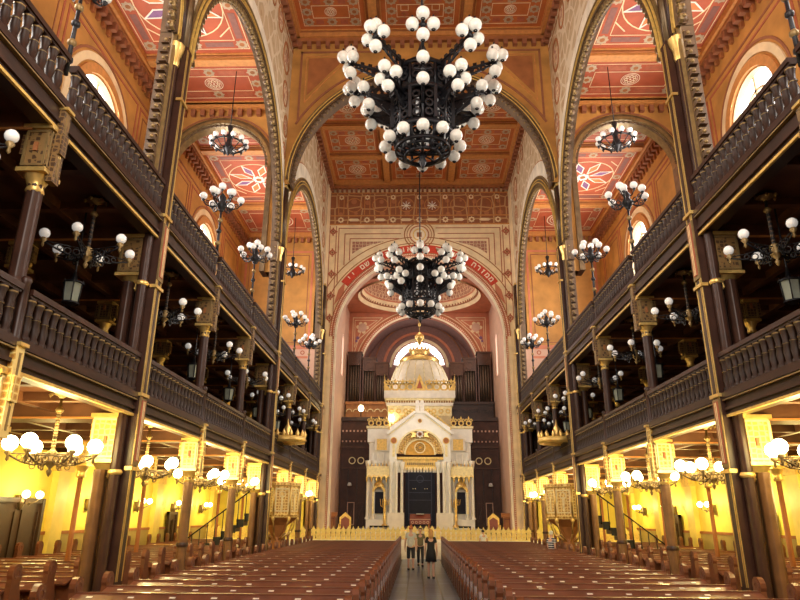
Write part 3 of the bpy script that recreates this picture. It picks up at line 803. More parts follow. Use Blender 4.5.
# cresting
def cresting(b, xa, xb, y, z, m='gold_paint', h=.4):
    n = max(1, int(abs(xb-xa)/.45)); st = (xb-xa)/n
    for k in range(n):
        x = xa+(k+.5)*st
        b.arc(XZ, x, z+h*.35, h*.22, h*.38, 0, 2*pi, y, y+.08, 12, m); b.arc(XZ, x-st*.3, z+h*.75, h*.1, h*.2, 0, 2*pi, y, y+.06, 8, m)
        b.arc(XZ, x+st*.3, z+h*.75, h*.1, h*.2, 0, 2*pi, y, y+.06, 8, m); b.lathe([(.05, 0), (.07, .08), (.0, .25)], (x, y+.04, z+h*.8), 6, m)
b = MB('gold_paint')
for s in (-1, 1):
    cresting(b, s*1.95, s*3.45, .05, 6.35, 'gold_paint', .5)
    for k in range(9):
        f = k/8; x = s*(1.9-1.35*f); z = 6.05+1.15*f; b.arc(XZ, x, z+.1, .06, .15, 0, 2*pi, -.3, -.2, 8, 'gold_paint')
b.build('cresting', A)
# tablets
for s in (-1, 1):
    b = MB('white_paint'); b.box(s*.02, s*.28, -.32, -.2, 7.25, 7.85); b.arc(XZ, s*.15, 7.85, .001, .13, 0, pi, -.3, -.2, 12)
    b.build('tablet', A)
# attic
b = MB('pale_gold'); b.box(-2.1, 2.1, 1.0, 5.5, 6.2, 7.85, 'attic_shaded'); b.box(-2.15, 2.15, .95, 5.5, 7.15, 7.80, 'pale_gold')
b.box(-2.25, 2.25, .85, 5.5, 7.80, 8.00, 'marble'); b.box(-2.3, 2.3, .8, 5.5, 8.15, 8.30, 'pale_gold'); b.box(-2.2, 2.2, .9, 5.5, 8.00, 8.15, 'ochre_dark')
b.box(-2.4, 2.4, .7, 5.5, 8.30, 8.80, 'marble')
for k in range(26): b.box(-2.15+k*.168, -2.08+k*.168, .82, .9, 8.02, 8.13, 'pale_gold')
for k in range(9): b.arc(XZ, -1.9+k*.475, 7.45, .1, .17, 0, 2*pi, .95, .9, 10, 'gold_paint')
b.build('attic', A)
b = MB('gold_paint'); cresting(b, -2.4, -.4, .75, 8.80, 'gold_paint', .75); cresting(b, .4, 2.4, .75, 8.80, 'gold_paint', .75)
b.prism([(-.42, 8.80), (.42, 8.80), (.1, 9.75), (0, 9.95), (-.1, 9.75)], XZ, .72, .85, 'gold_paint'); b.prism([(-.2, 8.95), (.2, 8.95), (0, 9.55)], XZ, .7, .85, 'red_brown')
for s in (-1, 1): b.prism([(s*2.4, 8.80), (s*1.95, 8.80), (s*2.3, 9.35), (s*2.4, 9.95)], XZ, .72, .85, 'gold_paint')
b.build('attic_cresting', A)
# ribbed dome
b = MB('dome_stone'); prof = []
n = 48; rows = 14; vs = []
for j in range(rows+1):
    ph = (j/rows)*.92
    for i in range(n):
        t = 2*pi*i/n; rr = 2.2*cos(ph)*(1+.03*abs(sin(t*10)))
        vs.append((rr*cos(t), 3.3+rr*sin(t), 8.6+3.4*sin(ph)*.99))
b.add(vs, [(j*n+i, j*n+(i+1) % n, (j+1)*n+(i+1) % n, (j+1)*n+i) for j in range(rows) for i in range(n)], 'dome_stone', True)
for k in range(20):
    t = 2*pi*(k+.5)/20; pts = []
    for j in range(9):
        ph = (j/8)*.92; rr = 2.25*cos(ph); pts.append((rr*cos(t), 3.3+rr*sin(t), 8.6+3.42*sin(ph)))
    b.path(pts, .025, 5, 'pale_gold')
b.build('ribbed_dome', A)
b = MB('gold'); b.lathe([(1.42, 11.55), (1.48, 11.68), (1.4, 11.85), (1.0, 11.95), (.72, 12.0), (.64, 12.08), (.68, 12.3), (.74, 12.5), (.5, 12.55), (.4, 12.4)], (0, 3.3, -.30), 24)
for k in range(14):
    t = 2*pi*k/14; b.lathe([(.07, 0), (.1, .12), (.0, .38)], (.70*cos(t), 3.3+.70*sin(t), 12.07), 6, 'gold'); b.sphere((1.25*cos(t), 3.3+1.25*sin(t), 11.57), .10, 8, 'old_gold')
b.build('dome_crown', A)

# eternal light hanging before the dome
t = thing('hanging_lamp', 'gilded lamp hanging on a chain before the ark dome', 'lamp', (0, 42.5, 13.65))
b = MB('gold'); b.tube((0, 0, .4), (0, 0, 3.6), .02); b.lathe([(.05, 0), (.12, .15), (.05, .3), (.1, .5), (.04, .6)], (0, 0, .9), 10); b.build('chain', t)
b = MB('gold'); b.lathe([(.0, -.45), (.1, -.35), (.14, -.2), (.3, 0), (.32, .25), (.2, .35), (.05, .5)], (0, 0, 0), 14)
for k in range(6): a = k*pi/3; b.sphere((.3*cos(a), .3*sin(a), .0), .06, 6, 'pale_gold')
b.build('lamp_bowl', t)
# two small lit lamps on the organ loft
for x, z in ((-4.05, 9.15), (-1.9, 8.3)):
    t = thing('loft_lamp', 'glowing globe lamp on the organ loft %s' % ('by the left organ case' if x < -3 else 'beside the attic of the ark'), 'lamp', (x, 44.3 if x < -3 else 43.05, z))
    b = MB('black_iron'); b.tube((0, 0, -.5), (0, 0, -.12), .03); b.lathe([(.1, -.16), (.06, -.1)], (0, 0, 0), 8); b.build('stem', t)
    b = MB('lit_globe'); b.sphere((0, 0, .05), .19, 12, None, 1.2); b.build('globe', t)

# ================================================================== GALLERIES
Y0, Y1 = -1.0, 39.6
for s in (-1, 1):
    for lev, g in ((1, G1), (2, G2)):
        b = MB('dark_wood'); xa, xb = s*6.15, s*(OW-.02)
        b.box(xa, xb, Y0, Y1, g+.22, g+.45, 'ceiling_wood')
        fas = .45 if lev == 1 else .55
        b.box(s*6.0, s*6.3, Y0, Y1, g, g+fas, 'dark_wood')
        b.box(s*5.92, s*6.0, Y0, Y1, g+fas-.12, g+fas, 'rail_wood'); b.box(s*5.95, s*6.0, Y0, Y1, g+.10, g+.16, 'rail_wood')
        b.box(s*5.97, s*6.02, Y0, Y1, g-.03, g+.02, 'gold_paint')
        b.box(s*5.93, s*6.0, Y0, Y1, g+fas-.16, g+fas-.135, 'old_gold')
        for y in ALL:
            b.box(s*6.3, xb, y-.2, y+.2, g-.1, g+.22, 'ceiling_wood'); b.box(s*6.3, xb, y-.24, y-.2, g-.1, g-.06, 'orange_wood')
            for q in (-1.38, 1.38): b.box(s*6.3, xb, y+q-.09, y+q+.09, g+.05, g+.22, 'ceiling_wood')
        for x in (7.6, 9.0, 10.5): b.box(s*(x-.08), s*(x+.08), Y0, Y1, g+.03, g+.22, 'ceiling_wood')
        tag(b.build('gallery_floor'), '%s %s gallery floor with panelled wooden underside and front beam' % (SIDE(s), 'lower' if lev == 1 else 'upper'), 'gallery floor', kind='structure')

# balustrades: one per bay; the baluster is made once
bal = MB('baluster_wood')
bal.lathe([(.085, 0), (.085, .06), (.06, .09), (.08, .25), (.06, .40), (.075, .43), (.055, .47), (.07, .62), (.085, .68), (.085, .74)], (0, 0, 0), 8)
bal.lathe([(.045, .655), (.088, .675), (.088, .70), (.05, .71)], (0, 0, 0), 8, 'old_gold'); bal.lathe([(.05, .405), (.078, .415), (.05, .425)], (0, 0, 0), 8, 'old_gold')
bal0 = bal.build('baluster'); BALME = bal0.data; bpy.data.objects.remove(bal0)
stops = [-1.0]+ALL
for s in (-1, 1):
    for lev in (1, 2):
        zb = G1+.45 if lev == 1 else G2+.55; H = .82 if lev == 1 else .84
        for i, (a, c_) in enumerate(zip(stops, stops[1:]+[39.5])):
            if c_-a < .5: continue
            if c_ < 4.9: continue
            t = thing('balustrade', '%s %s gallery balustrade, %s bay from the camera' % (SIDE(s), 'lower' if lev == 1 else 'upper', ORD[i]), 'balustrade', (s*6.06, a+.12, zb), 0, '%s gallery balustrades' % ('lower' if lev == 1 else 'upper'))
            L = c_-a-.24
            m = MB('rail_wood'); m.box(-.09, .09, 0, L, H-.09, H); m.box(-.06, .06, 0, L, H-.13, H-.09, 'dark_wood'); m.build('handrail', t)
            m = MB('rail_wood'); m.box(-.07, .07, 0, L, .0, .06); m.build('bottom_rail', t)
            nb = max(2, int(round(L/.23))); st = L/nb
            for k in range(nb):
                o = bpy.data.objects.new('baluster', BALME); C.objects.link(o); o.parent = t; o.location = (0, (k+.5)*st, .05); o.scale = (1, 1, (H-.17)/.74)

# ---- columns
def capital_box(b, x, y, ztop, hw=.26, h=.85, m='gold_paint', s=1):
    z0 = ztop-h
    b.box(x-hw, x+hw, y-hw, y+hw, z0, ztop, m)
    b.box(x-hw-.05, x+hw+.05, y-hw-.05, y+hw+.05, ztop-.08, ztop, 'gold')
    b.box(x-hw-.04, x+hw+.04, y-hw-.04, y+hw+.04, z0-.02, z0+.05, 'gold')
    b.rect(XZ, x-hw+.03, x+hw-.03, z0+.1, ztop-.12, .035, y-hw, y-hw-.02, 'pale_gold' if m == 'gilt_panel' else 'old_gold')
    b.box(x-.03, x+.03, y-hw-.03, y-hw, z0+.35, z0+.5, 'ochre_dark')
    for q in (-1, 1):
        b.rect(YZ, y-hw+.03, y+hw-.03, z0+.1, ztop-.12, .035, x+q*hw, x+q*(hw+.02), 'pale_gold' if m == 'gilt_panel' else 'old_gold')
        b.box(x+q*hw, x+q*(hw+.14), y-.08, y+.08, ztop-.45, ztop-.08, m)
        b.lathe([(.0, 0), (.04, .06), (.02, .12)], (x+q*(hw+.08), y, ztop-.56), 6, 'gold')
    b.lathe([(hw*.55, -.32), (hw*.75, -.28), (hw*.62, -.2), (hw*.8, -.12), (hw*1.05, -.02)], (x, y, z0), 10, 'gold')


def shaft(b, x, y, z0, z1, r, m='rail_wood', flutes=8):
    n = 24
    vs = []
    for z in (z0, z1):
        for i in range(n):
            t = 2*pi*i/n; rr = r*(1-.10*(i % 3 == 0)); vs.append((x+rr*cos(t), y+rr*sin(t), z))
    b.add(vs, [(i, (i+1) % n, n+(i+1) % n, n+i) for i in range(n)], m, True)


for s in (-1, 1):
    for i, y in enumerate(THIN):
        far = y > 38
        t = thing('gallery_column', 'slender dark gallery column on the %s, %s of the thin ones from the camera' % (SIDE(s), ORD[i]), 'column', (s*6.2, y, 0), 0, 'slender gallery columns')
        b = MB('rail_wood'); b.lathe([(.2, 0), (.2, .25), (.15, .32), (.17, .4), (.13, .5)], (0, 0, 0), 12); b.build('base', t)
        for z0, z1 in ((.5, G1-1.15), (G1+.45, G2-1.15)):
            b = MB('rail_wood'); shaft(b, 0, 0, z0, z1+.3, .125, 'rail_wood' if z0 > 1 else 'shaft_brown'); b.lathe([(.15, 0), (.16, .05), (.14, .1)], (0, 0, z0+.85), 10, 'rail_wood'); b.build('shaft', t)
        for z, m_ in ((G1, 'gilt_panel'), (G2, 'dark_gilt_panel')):
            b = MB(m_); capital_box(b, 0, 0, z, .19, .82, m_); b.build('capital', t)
            # carved strip on the nave face of the capital
        b = MB('red_brown')
        for z in (G1, G2):
            b.box(-s*.18, -s*.29, -.098, .098, z-.95, z+.35, 'dark_gilt_panel' if z > 6 else 'gilt_panel'); b.box(-s*.29, -s*.30, -.02, .02, z-.85, z+.25, 'old_gold')
            b.box(-s*.16, -s*.34, -.11, .11, z+.35, z+.40, 'gold')
        b.build('front_strip', t)
        b = MB('rail_wood')
        b.lathe([(.10, 0), (.075, .08), (.07, .9), (.09, .95), (.06, 1.0)], (-s*.16, 0, G1+.42), 10); b.build('rail_post', t)
    # rear row of thin posts under the galleries
    for i, y in enumerate(ALL):
        t = thing('gallery_post', 'thin post in the middle of the %s aisle under the galleries, %s from the camera' % (SIDE(s), ORD[i]), 'post', (s*9.1, y, 0), 0, 'thin posts under the galleries')
        b = MB('ochre_dark'); b.tube((0, 0, 0), (0, 0, G1-.9), .07, .06, 10); b.build('shaft', t)
        b = MB('gold_paint'); capital_box(b, 0, 0, G1-.1, .17, .6, 'gilt_panel'); b.build('capital', t)
        b = MB('rail_wood'); b.tube((0, 0, G1+.45), (0, 0, G2-.9), .06, .06, 8); b.build('upper_shaft', t)
        b = MB('old_gold'); capital_box(b, 0, 0, G2-.1, .17, .6, 'dark_gilt_panel'); b.build('upper_capital', t)
    # great piers, respond of the nave wall
    for i, y in enumerate(PIER+[38.6]):
        lbl = ['nearest great clustered pier', 'second great clustered pier, by the pulpit', 'great pier beside the chancel wall'][i]
        t = thing('clustered_pier', '%s on the %s, with gold lines up its shafts' % (lbl, SIDE(s)), 'pier', (s*6.2, y, 0), 0, 'great piers of the nave')
        b = MB('rail_wood'); b.box(-.42, .42, -.45, .45, 0, .5); b.box(-.36, .36, -.4, .4, .5, .62, 'bronze'); b.build('base', t)
        # front strip facing the nave with gold inlay
        b = MB('rail_wood'); xn = -s*.30
        b.box(xn, xn+s*.24, -.16, .16, .5, 13.2)
        for q in (-.13, .13, -.07):
            b.box(xn-s*.015, xn, q-.008, q+.008, .9, 13.1, 'gold')
        for z in (G1-1.1, G1+.38, G2-1.2, G2+.5, 11.6):
            b.box(xn-s*.05, xn+s*.1, -.2, .2, z, z+.07, 'gold')
        for zz in (G1, G2):
            b.box(xn-s*.03, xn, -.15, .15, zz-1.0, zz+.35, 'old_gold'); b.box(xn-s*.045, xn, -.09, .09, zz-.92, zz+.3, 'red_brown'); 
            for q in (-.03, .03): b.box(xn-s*.055, xn, q-.008, q+.008, zz-.9, zz+.28, 'pale_gold')
        b.build('front_strip', t)
        for q in (-1, 1):
            b = MB('rail_wood')
            shaft(b, -s*.06, q*.27, .62, 12.6, .105, 'rail_wood'); b.lathe([(.12, 0), (.15, .05), (.12, .1)], (-s*.06, q*.27, G1-1.2), 10, 'gold'); b.lathe([(.12, 0), (.15, .05), (.12, .1)], (-s*.06, q*.27, G2-1.2), 10, 'gold')
            b.lathe([(.11, 0), (.14, .1), (.13, .25), (.2, .5), (.22, .62)], (-s*.06, q*.27, 12.5), 10, 'gold'); b.build('shaft', t)
        for q in (-1, 1):
            for (z0, z1, m_, zc_) in ((.62, G1-1.1, 'shaft_brown', 'gold_paint'), (G1+.45, G2-1.1, 'rail_wood', 'old_gold')):
                b = MB(m_); shaft(b, s*.26, q*.2, z0, z1, .13, m_); b.build('rear_shaft', t)
        for z, m_ in ((G1, 'gilt_panel'), (G2, 'dark_gilt_panel')):
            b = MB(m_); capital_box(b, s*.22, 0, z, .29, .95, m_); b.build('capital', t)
        # upper respond: ribbed iron-coloured mouldings climbing to the transverse arch
        b = MB('bronze')
        top = 13.3
        b.box(-s*.06, s*.22, -.3, .3, G2+.5, 16.2, 'soffit_brown')
        for q in (-1, 1):
            for k, (w0, w1, dx, m_) in enumerate(((.30, .34, .14, 'old_gold'), (.34, .42, .08, 'bronze'), (.42, .46, .12, 'old_gold'), (.46, .50, .04, 'soffit_brown'))):
                b.box(-s*dx, s*.25, q*w0, q*w1, 9.3, top, m_)
            b.tube((-s*.1, q*.19, 13.2), (-s*.1, q*.19, 16.1), .08, .08, 10, 'rail_wood')
            b.box(-s*.09, -s*.13, q*.03, q*.06, 9.4, 16.0, 'old_gold')
        b.box(-s*.2, s*.1, -.26, .26, 16.1, 16.22, 'gold'); b.box(-s*.18, s*.1, -.28, .28, 13.1, 13.18, 'old_gold')
        b.tube((-s*.14, 0, 13.2), (-s*.14, 0, 16.1), .10, .10, 12, 'bronze')
        b.build('upper_respond', t)
        # row of gilded beads up the edges (openwork cresting)
        b = MB('old_gold')
        for q in (-1, 1):
            b.box(s*.02, s*.14, q*.44, q*.52, 9.4, 13.2, 'soffit_brown')
            z = 9.5
            while z < 13.2:
                b.box(-s*.02, s*.16, q*.50, q*.64, z-.07, z+.07, 'soffit_brown'); b.box(-s*.04, s*.14, q*.50, q*.60, z+.08, z+.11, 'old_gold'); b.sphere((s*.04, q*.64, z), .05, 6, 'old_gold'); z += .27
        b.build('bead_moulding', t)

# openwork bead cresting along the longitudinal arches (hangs in the arch, a thing of its own)
for s in (-1, 1):
    for i, ca in enumerate((7.0, 19.45, 32.0)):
        b = MB('bronze'); r = 5.62; n = 60; b.arc(YZ, ca, 13.3, r-.1, r-.02, 0, pi, s*(NW+.02), s*(NW+.10), 60, 'soffit_brown')
        for k in range(n):
            t = pi*(k+.5)/n; y, z = ca+(r-.08)*cos(t), 13.3+(r-.08)*sin(t)
            b.sphere((s*(NW+.05), y, z), .13, 8, 'soffit_brown'); b.arc(YZ, y, z, .085, .125, 0, 2*pi, s*(NW-.06), s*(NW+.02), 8, 'old_gold'); y, z = ca+(r-.2)*cos(t), 13.3+(r-.2)*sin(t)
            b.sphere((s*(NW+.04), y, z), .045, 6, 'old_gold')
        tag(b.build('arch_cresting'), 'beaded bronze cresting under the %s arch of the %s arcade' % (ORD[i] if i else 'nearest', SIDE(s)), 'arch cresting', 'beaded arch crestings')
b = MB('bronze'); b.arc(XZ, 0, 16.25, 5.72, 5.8, 0, pi, 25.32, 25.38, 48, 'soffit_brown')
for k in range(70):
    t = pi*(k+.5)/70; b.sphere((5.75*cos(t), 25.35, 16.25+5.75*sin(t)), .10, 8, 'soffit_brown'); b.sphere((5.64*cos(t), 25.35, 16.25+5.64*sin(t)), .045, 6, 'old_gold')
tag(b.build('arch_cresting'), 'beaded bronze cresting under the wide transverse arch of the nave', 'arch cresting', 'beaded arch crestings')
for s in (-1, 1):
    b = MB('bronze'); b.arc(XZ, s*9.2, 17.1, 2.16, 2.24, 0, pi, 25.37, 25.43, 32, 'soffit_brown')
    for k in range(32):
        t = pi*(k+.5)/32; b.sphere((s*9.2+2.2*cos(t), 25.4, 17.1+2.2*sin(t)), .07, 6, 'bronze')
    tag(b.build('arch_cresting'), 'beaded bronze cresting under the transverse arch of the %s aisle' % SIDE(s), 'arch cresting', 'beaded arch crestings')

# ================================================================== LAMPS
def meshobj(name, me, parent, loc=(0, 0, 0), rz=0, sc=None):
    o = bpy.data.objects.new(name, me); C.objects.link(o); o.parent = parent; o.location = loc; o.rotation_euler = (0, 0, rz)
    if sc: o.scale = (sc, sc, sc)
    return o


def take(mb, name='m'):
    o = mb.build(name); me = o.data; bpy.data.objects.remove(o); return me


# ---- the two great nave chandeliers
gb = MB('pearl_glass'); gb.sphere((0, 0, 0), .195, 16); gb.lathe([(.05, -.225), (.07, -.2), (.001, -.19)], (0, 0, 0), 8, 'black_iron'); gb.lathe([(.06, .19), (.03, .24), (.03, .3)], (0, 0, 0), 8, 'black_iron')
GLOBE = take(gb)


def arm_mesh(r0, z0, r1, z1, cl):
    b = MB('black_iron')
    b.tube((r0, 0, z0), (r1, 0, z1), .055, .045, 6); b.tube((r0, 0, z0-.5), (r1-.2, 0, z1-.12), .045, .04, 6)
    n = 7
    for k in range(n):
        f = (k+.5)/n; x = r0+(r1-r0)*f; zt = z0+(z1-z0)*f; zb = z0-.5+(z1-.12-z0+.5)*f
        b.tube((x, 0, zt), (x-.12, 0, zb), .028, .028, 5)
        b.arc(XZ, x, (zt+zb)/2, abs(zt-zb)*.28, abs(zt-zb)*.44+.02, 0, 2*pi, -.025, .025, 10)
        b.box(x-.06, x+.06, -.04, .04, zt, zt+.12)
    b.sphere((r1, 0, z1), .10, 8)
    for p in cl: b.tube((r1, 0, z1), (r1+p[0], p[1], z1+p[2]), .035, .03, 5)
    return take(b)


def great_chandelier(loc, label):
    t = thing('great_chandelier', label, 'chandelier', loc, 0, 'great nave chandeliers')
    b = MB('black_iron')
    for (r, z, h) in ((.55, .95, .10), (.95, .55, .12), (.98, -.35, .12), (.9, -1.55, .14), (.78, -2.0, .1), (.5, -2.2, .08), (.62, -2.05, .06)):
        b.lathe([(r, 0), (r+.07, 0), (r+.07, h), (r, h), (r, 0)], (0, 0, z), 28)
    for k in range(16):
        a = 2*pi*k/16; c_, s_ = cos(a), sin(a)
        b.path([(.55*c_, .55*s_, 1.0), (.97*c_, .97*s_, .6), (1.0*c_, 1.0*s_, -.3), (.92*c_, .92*s_, -1.5), (.8*c_, .8*s_, -1.95), (.52*c_, .52*s_, -2.17)], .045, 5)
        a2 = a+pi/16
        for z, r in ((.1, .99), (-.9, .96), (-.6, .97), (.35, .98), (-1.2, .94)): b.T = Matrix.Rotation(a2, 4, 'Z'); b.arc(YZ, 0, z, .08, .14, 0, 2*pi, r-.02, r+.03, 8); b.T = Matrix()
        if k % 2: b.box(1.0*cos(a)-.05, 1.0*cos(a)+.05, sin(a)-.05, sin(a)+.05, -1.4, -.3)
    for k in range(8):
        a = 2*pi*k/8; b.tube((0, 0, -2.1), (.55*cos(a), .55*sin(a), -2.1), .03, .03, 5)
        b.tube((0, 0, .9), (.95*cos(a), .95*sin(a), .6), .04, .04, 5)
    b.lathe([(.0, -2.6), (.06, -2.5), (.12, -2.35), (.08, -2.2), (.14, -2.1), (.0, -2.0)], (0, 0, 0), 10)
    b.lathe([(.10, 1.0), (.2, 1.2), (.1, 1.5), (.16, 1.7), (.06, 2.0)], (0, 0, 0), 10); b.tube((0, 0, -2.2), (0, 0, 2.0), .05, .05, 6)
    b.lathe([(.80, -.35), (.86, .1), (.84, .55), (.5, .95)], (0, 0, 0), 16, 'black_iron', False)
    for k in range(16):
        a = (k+.5)*pi/8; b.T = Matrix.Rotation(a, 4, 'Z'); b.box(.88, .93, -.09, .09, -.25, .5, 'black_iron'); b.box(.8, .84, -.045, .045, -1.25, -.55, 'glass_white' if k % 2 else 'black_iron'); b.T = Matrix()  # alternate pale panels imitate window light reflected in the basket
    b.build('iron_basket', t)
    b = MB('black_iron'); b.tube((0, 0, 1.9), (0, 0, CZ-loc[2]), .035, .035, 8); b.lathe([(.3, CZ-loc[2]-.1), (.3, CZ-loc[2])], (0, 0, 0), 12)
    b.build('hanging_rod', t)
    cl1 = [(0, .26, .02), (0, -.26, .02), (.20, 0, .16), (0, 0, .36), (0, 0, -.30)]
    cl2 = [(0, .25, .05), (0, -.25, .05), (.15, 0, .25), (.0, 0, -.26)]
    a1 = arm_mesh(.6, .62, 2.32, .70, cl1); a2 = arm_mesh(.95, -.45, 1.72, -.35, cl2)
    for k in range(10):
        a = -pi/2+2*pi*k/10; R_ = Matrix.Rotation(a, 3, 'Z')
        o = meshobj('bracket_arm', a1, t, (0, 0, 0), a)
        for p in cl1: meshobj('globe', GLOBE, o, (2.32+p[0]*1.2, p[1]*1.15, .70+p[2]*1.15))
        o = meshobj('bracket_arm', a2, t, (0, 0, 0), a)
        for p in (cl2 if k % 2 else cl2[2:]): meshobj('globe', GLOBE, o, (1.72+p[0]*1.2, p[1]*1.15, -.35+p[2]*1.15))
    for k in range(12):
        a = -pi/2+2*pi*k/12; meshobj('globe', GLOBE, t, (1.14*cos(a), 1.14*sin(a), -1.8))
    return t


great_chandelier((0, 17.0, 14.6), 'nearest great black iron chandelier with clusters of pearl globes')
great_chandelier((0, 33.2, 14.6), 'farther great black iron chandelier, hanging before the chancel arch')

# ---- branched chandeliers under the galleries
def hoop_chandelier(lit):
    """six scrolling arms, globes standing on cups; the stem is a twisted rod"""
    t = thing('branched_chandelier', 'x', 'chandelier')
    m0 = 'bronze' if lit else 'black_iron'; H = 1.15
    b = MB(m0)
    b.tube((0, 0, 0), (0, 0, H), .028, .028, 8)
    for k in range(14): b.lathe([(.03, 0), (.045, .02), (.03, .045)], (0, 0, .12+k*.05), 8, ('old_gold' if lit else 'pipe_metal') if k % 2 else m0)
    b.lathe([(.0, -.34), (.03, -.3), (.05, -.24), (.02, -.2), (.09, -.12), (.12, -.04), (.06, .03), (.1, .08), (.03, .14)], (0, 0, 0), 12, 'old_gold')
    b.lathe([(.05, .8), (.08, .84), (.04, .9)], (0, 0, 0), 10, 'old_gold')
    b.build('stem', t)
    b = MB('old_gold'); b.lathe([(.03, H-.1), (.08, H-.05), (.2, H-.02), (.16, H)], (0, 0, 0), 12)
    for k in range(6): a = k*pi/3; b.lathe([(.0, -.06), (.04, 0), (.02, .03)], (.2*cos(a), .2*sin(a), H-.03), 6)
    b.build('ceiling_rose', t)
    R = .68 if lit else .80
    ab = MB(m0)
    pts = [(.06, 0, -.05), (.25, 0, -.14), (.45, 0, -.10), (R, 0, .02)]
    ab.path(pts, .018, 6); ab.path([(.06, 0, .06), (.3, 0, .05), (R, 0, .04)], .012, 6)
    for x, z, r in ((.2, -.04, .07), (.36, -.05, .07), (.5, -.02, .05), (.28, -.17, .05)): ab.arc(XZ, x, z, r*.7, r, 0, 2*pi, -.012, .012, 10, 'old_gold' if lit else m0)
    ab.lathe([(.0, -.10), (.03, -.06), (.02, .0), (.07, .06), (.04, .1)], (R, 0, 0), 8, 'old_gold')
    am = take(ab)
    g = MB('lit_globe' if lit else 'glass_white'); g.sphere((0, 0, 0), .135 if lit else .10, 12)
    gm = take(g)
    for k in range(6):
        a = k*pi/3+.3; o = meshobj('arm', am, t, (0, 0, 0), a); meshobj('globe', gm, o, (R, 0, .22 if lit else .19))
    if lit:
        b = MB('bronze')
        for k in range(18):
            a = k*pi/9; b.T = Matrix.Rotation(a, 4, 'Z'); b.arc(YZ, 0, -.06, .04, .06, 0, 2*pi, .42, .44, 8)
        b.T = Matrix(); b.lathe([(.42, -.01), (.44, -.01), (.44, .01), (.42, .01), (.42, -.01)], (0, 0, 0), 24)
        b.build('ring', t)
    return t


LIT = hoop_chandelier(True); DIM = hoop_chandelier(False)
bays = [7.05, 11.12, 15.25, 19.45, 23.65, 27.8, 32.0, 36.2]
WARM = (1.0, .74, .25)
uL = uD = True
for s in (-1, 1):
    for i, y in enumerate(bays):
        o = LIT if uL else dup(LIT); uL = False
        o.location = (s*6.72, y+.45, G1-.98); o.rotation_euler = (0, 0, random.random())
        tag(o, '%s lit chandelier under the lower gallery on the %s, warm glowing globes' % (ORD[i], SIDE(s)), 'chandelier', 'lit chandeliers under the lower galleries')
        point('chandelier_light', (s*6.72, y+.45, G1-.62), 150, WARM, .3)
    for i, y in enumerate(bays[:]):
        o = DIM if uD else dup(DIM); uD = False
        o.location = (s*6.72, y+.45, G2-.98); o.rotation_euler = (0, 0, random.random())
        tag(o, '%s unlit chandelier with white globes under the upper gallery on the %s' % (ORD[i], SIDE(s)), 'chandelier', 'unlit chandeliers under the upper galleries')
# wall sconces with two lit globes
t = thing('wall_sconce', 'x', 'wall lamp')
b = MB('bronze'); b.lathe([(.0, -.25), (.08, -.15), (.1, 0), (.06, .1), (.02, .3)], (.12, 0, 0), 8); b.box(0, .1, -.1, .1, -.2, .2)
for q in (-1, 1):
    b.path([(.1, 0, 0), (.3, q*.12, -.06), (.42, q*.28, .02), (.45, q*.35, .1)], .016, 5)
    b.arc(YZ, q*.15, -.05, .04, .06, 0, 2*pi, .28, .3, 8)
b.build('bracket', t)
g = MB('lit_globe'); g.sphere((0, 0, 0), .11, 12); gm = take(g)
for q in (-1, 1): meshobj('globe', gm, t, (.45, q*.35, .21))
SCN = t; first = True
for s in (-1, 1):
    for i, y in enumerate(bays):
        o = SCN if first else dup(SCN); first = False
        o.location = (s*(OW-.04), y, 2.45); o.rotation_euler = (0, 0, 0 if s < 0 else pi)
        tag(o, '%s bronze wall lamp with two lit globes on the yellow %s wall' % (ORD[i], SIDE(s)), 'wall lamp', 'wall lamps of the lower aisles')
        point('sconce_light', (s*(OW-.95), y, 2.75), 95, WARM, .2)
# glass lanterns above the lower gallery
t = thing('glass_lantern', 'x', 'lantern')
b = MB('black_iron')
for k in range(6):
    a = k*pi/3; c_, s_ = cos(a), sin(a); b.tube((.16*c_, .16*s_, -.4), (.19*c_, .19*s_, 0), .014, .014, 5); b.lathe([(.0, .0), (.02, .03), (.0, .08)], (.2*c_, .2*s_, 0), 5)
b.lathe([(.21, 0), (.21, .03), (.06, .10), (.02, .3), (.02, 1.62)], (0, 0, 0), 12); b.lathe([(.17, -.43), (.17, -.4), (.1, -.44), (.0, -.5)], (0, 0, 0), 12); b.build('frame', t)
b = MB('lantern_glass'); b.lathe([(.15, -.4), (.18, 0)], (0, 0, 0), 6, None, False); b.build('glass', t)
LAN = t; first = True
for s in (-1, 1):
    for i, y in enumerate((11.9, 15.6, 19.4, 23.4, 27.8, 32.0)):
        o = LAN if first else dup(LAN); first = False; o.location = (s*7.25, y+.3, 6.6)
        tag(o, '%s small glass lantern hanging over the lower gallery on the %s' % (ORD[i], SIDE(s)), 'lantern', 'glass lanterns over the lower gallery')
# standing candelabra on the upper balustrades
t = thing('standing_candelabrum', 'x', 'candelabrum')
b = MB('black_iron'); b.tube((0, 0, -.3), (0, 0, 1.6), .045, .03, 8)
for z in (0.0, .35, .75, 1.1, 1.45): b.lathe([(.04, -.07), (.075, -.03), (.075, .03), (.04, .07)], (0, 0, z), 10, 'old_gold' if z in (.35, 1.1) else 'black_iron')
b.lathe([(.04, 1.4), (.12, 1.5), (.16, 1.62), (.08, 1.75), (.12, 1.85), (.03, 2.0)], (0, 0, 0), 12); b.build('pole', t)
ab = MB('black_iron'); ab.path([(.08, 0, 1.6), (.28, 0, 1.5), (.46, 0, 1.56), (.55, 0, 1.7)], .02, 5); ab.arc(XZ, .27, 1.6, .06, .085, 0, 2*pi, -.012, .012, 10); ab.arc(XZ, .42, 1.66, .04, .06, 0, 2*pi, -.012, .012, 8)
ab.lathe([(.02, -.06), (.06, 0), (.03, .03)], (.55, 0, 1.72), 8); am = take(ab)
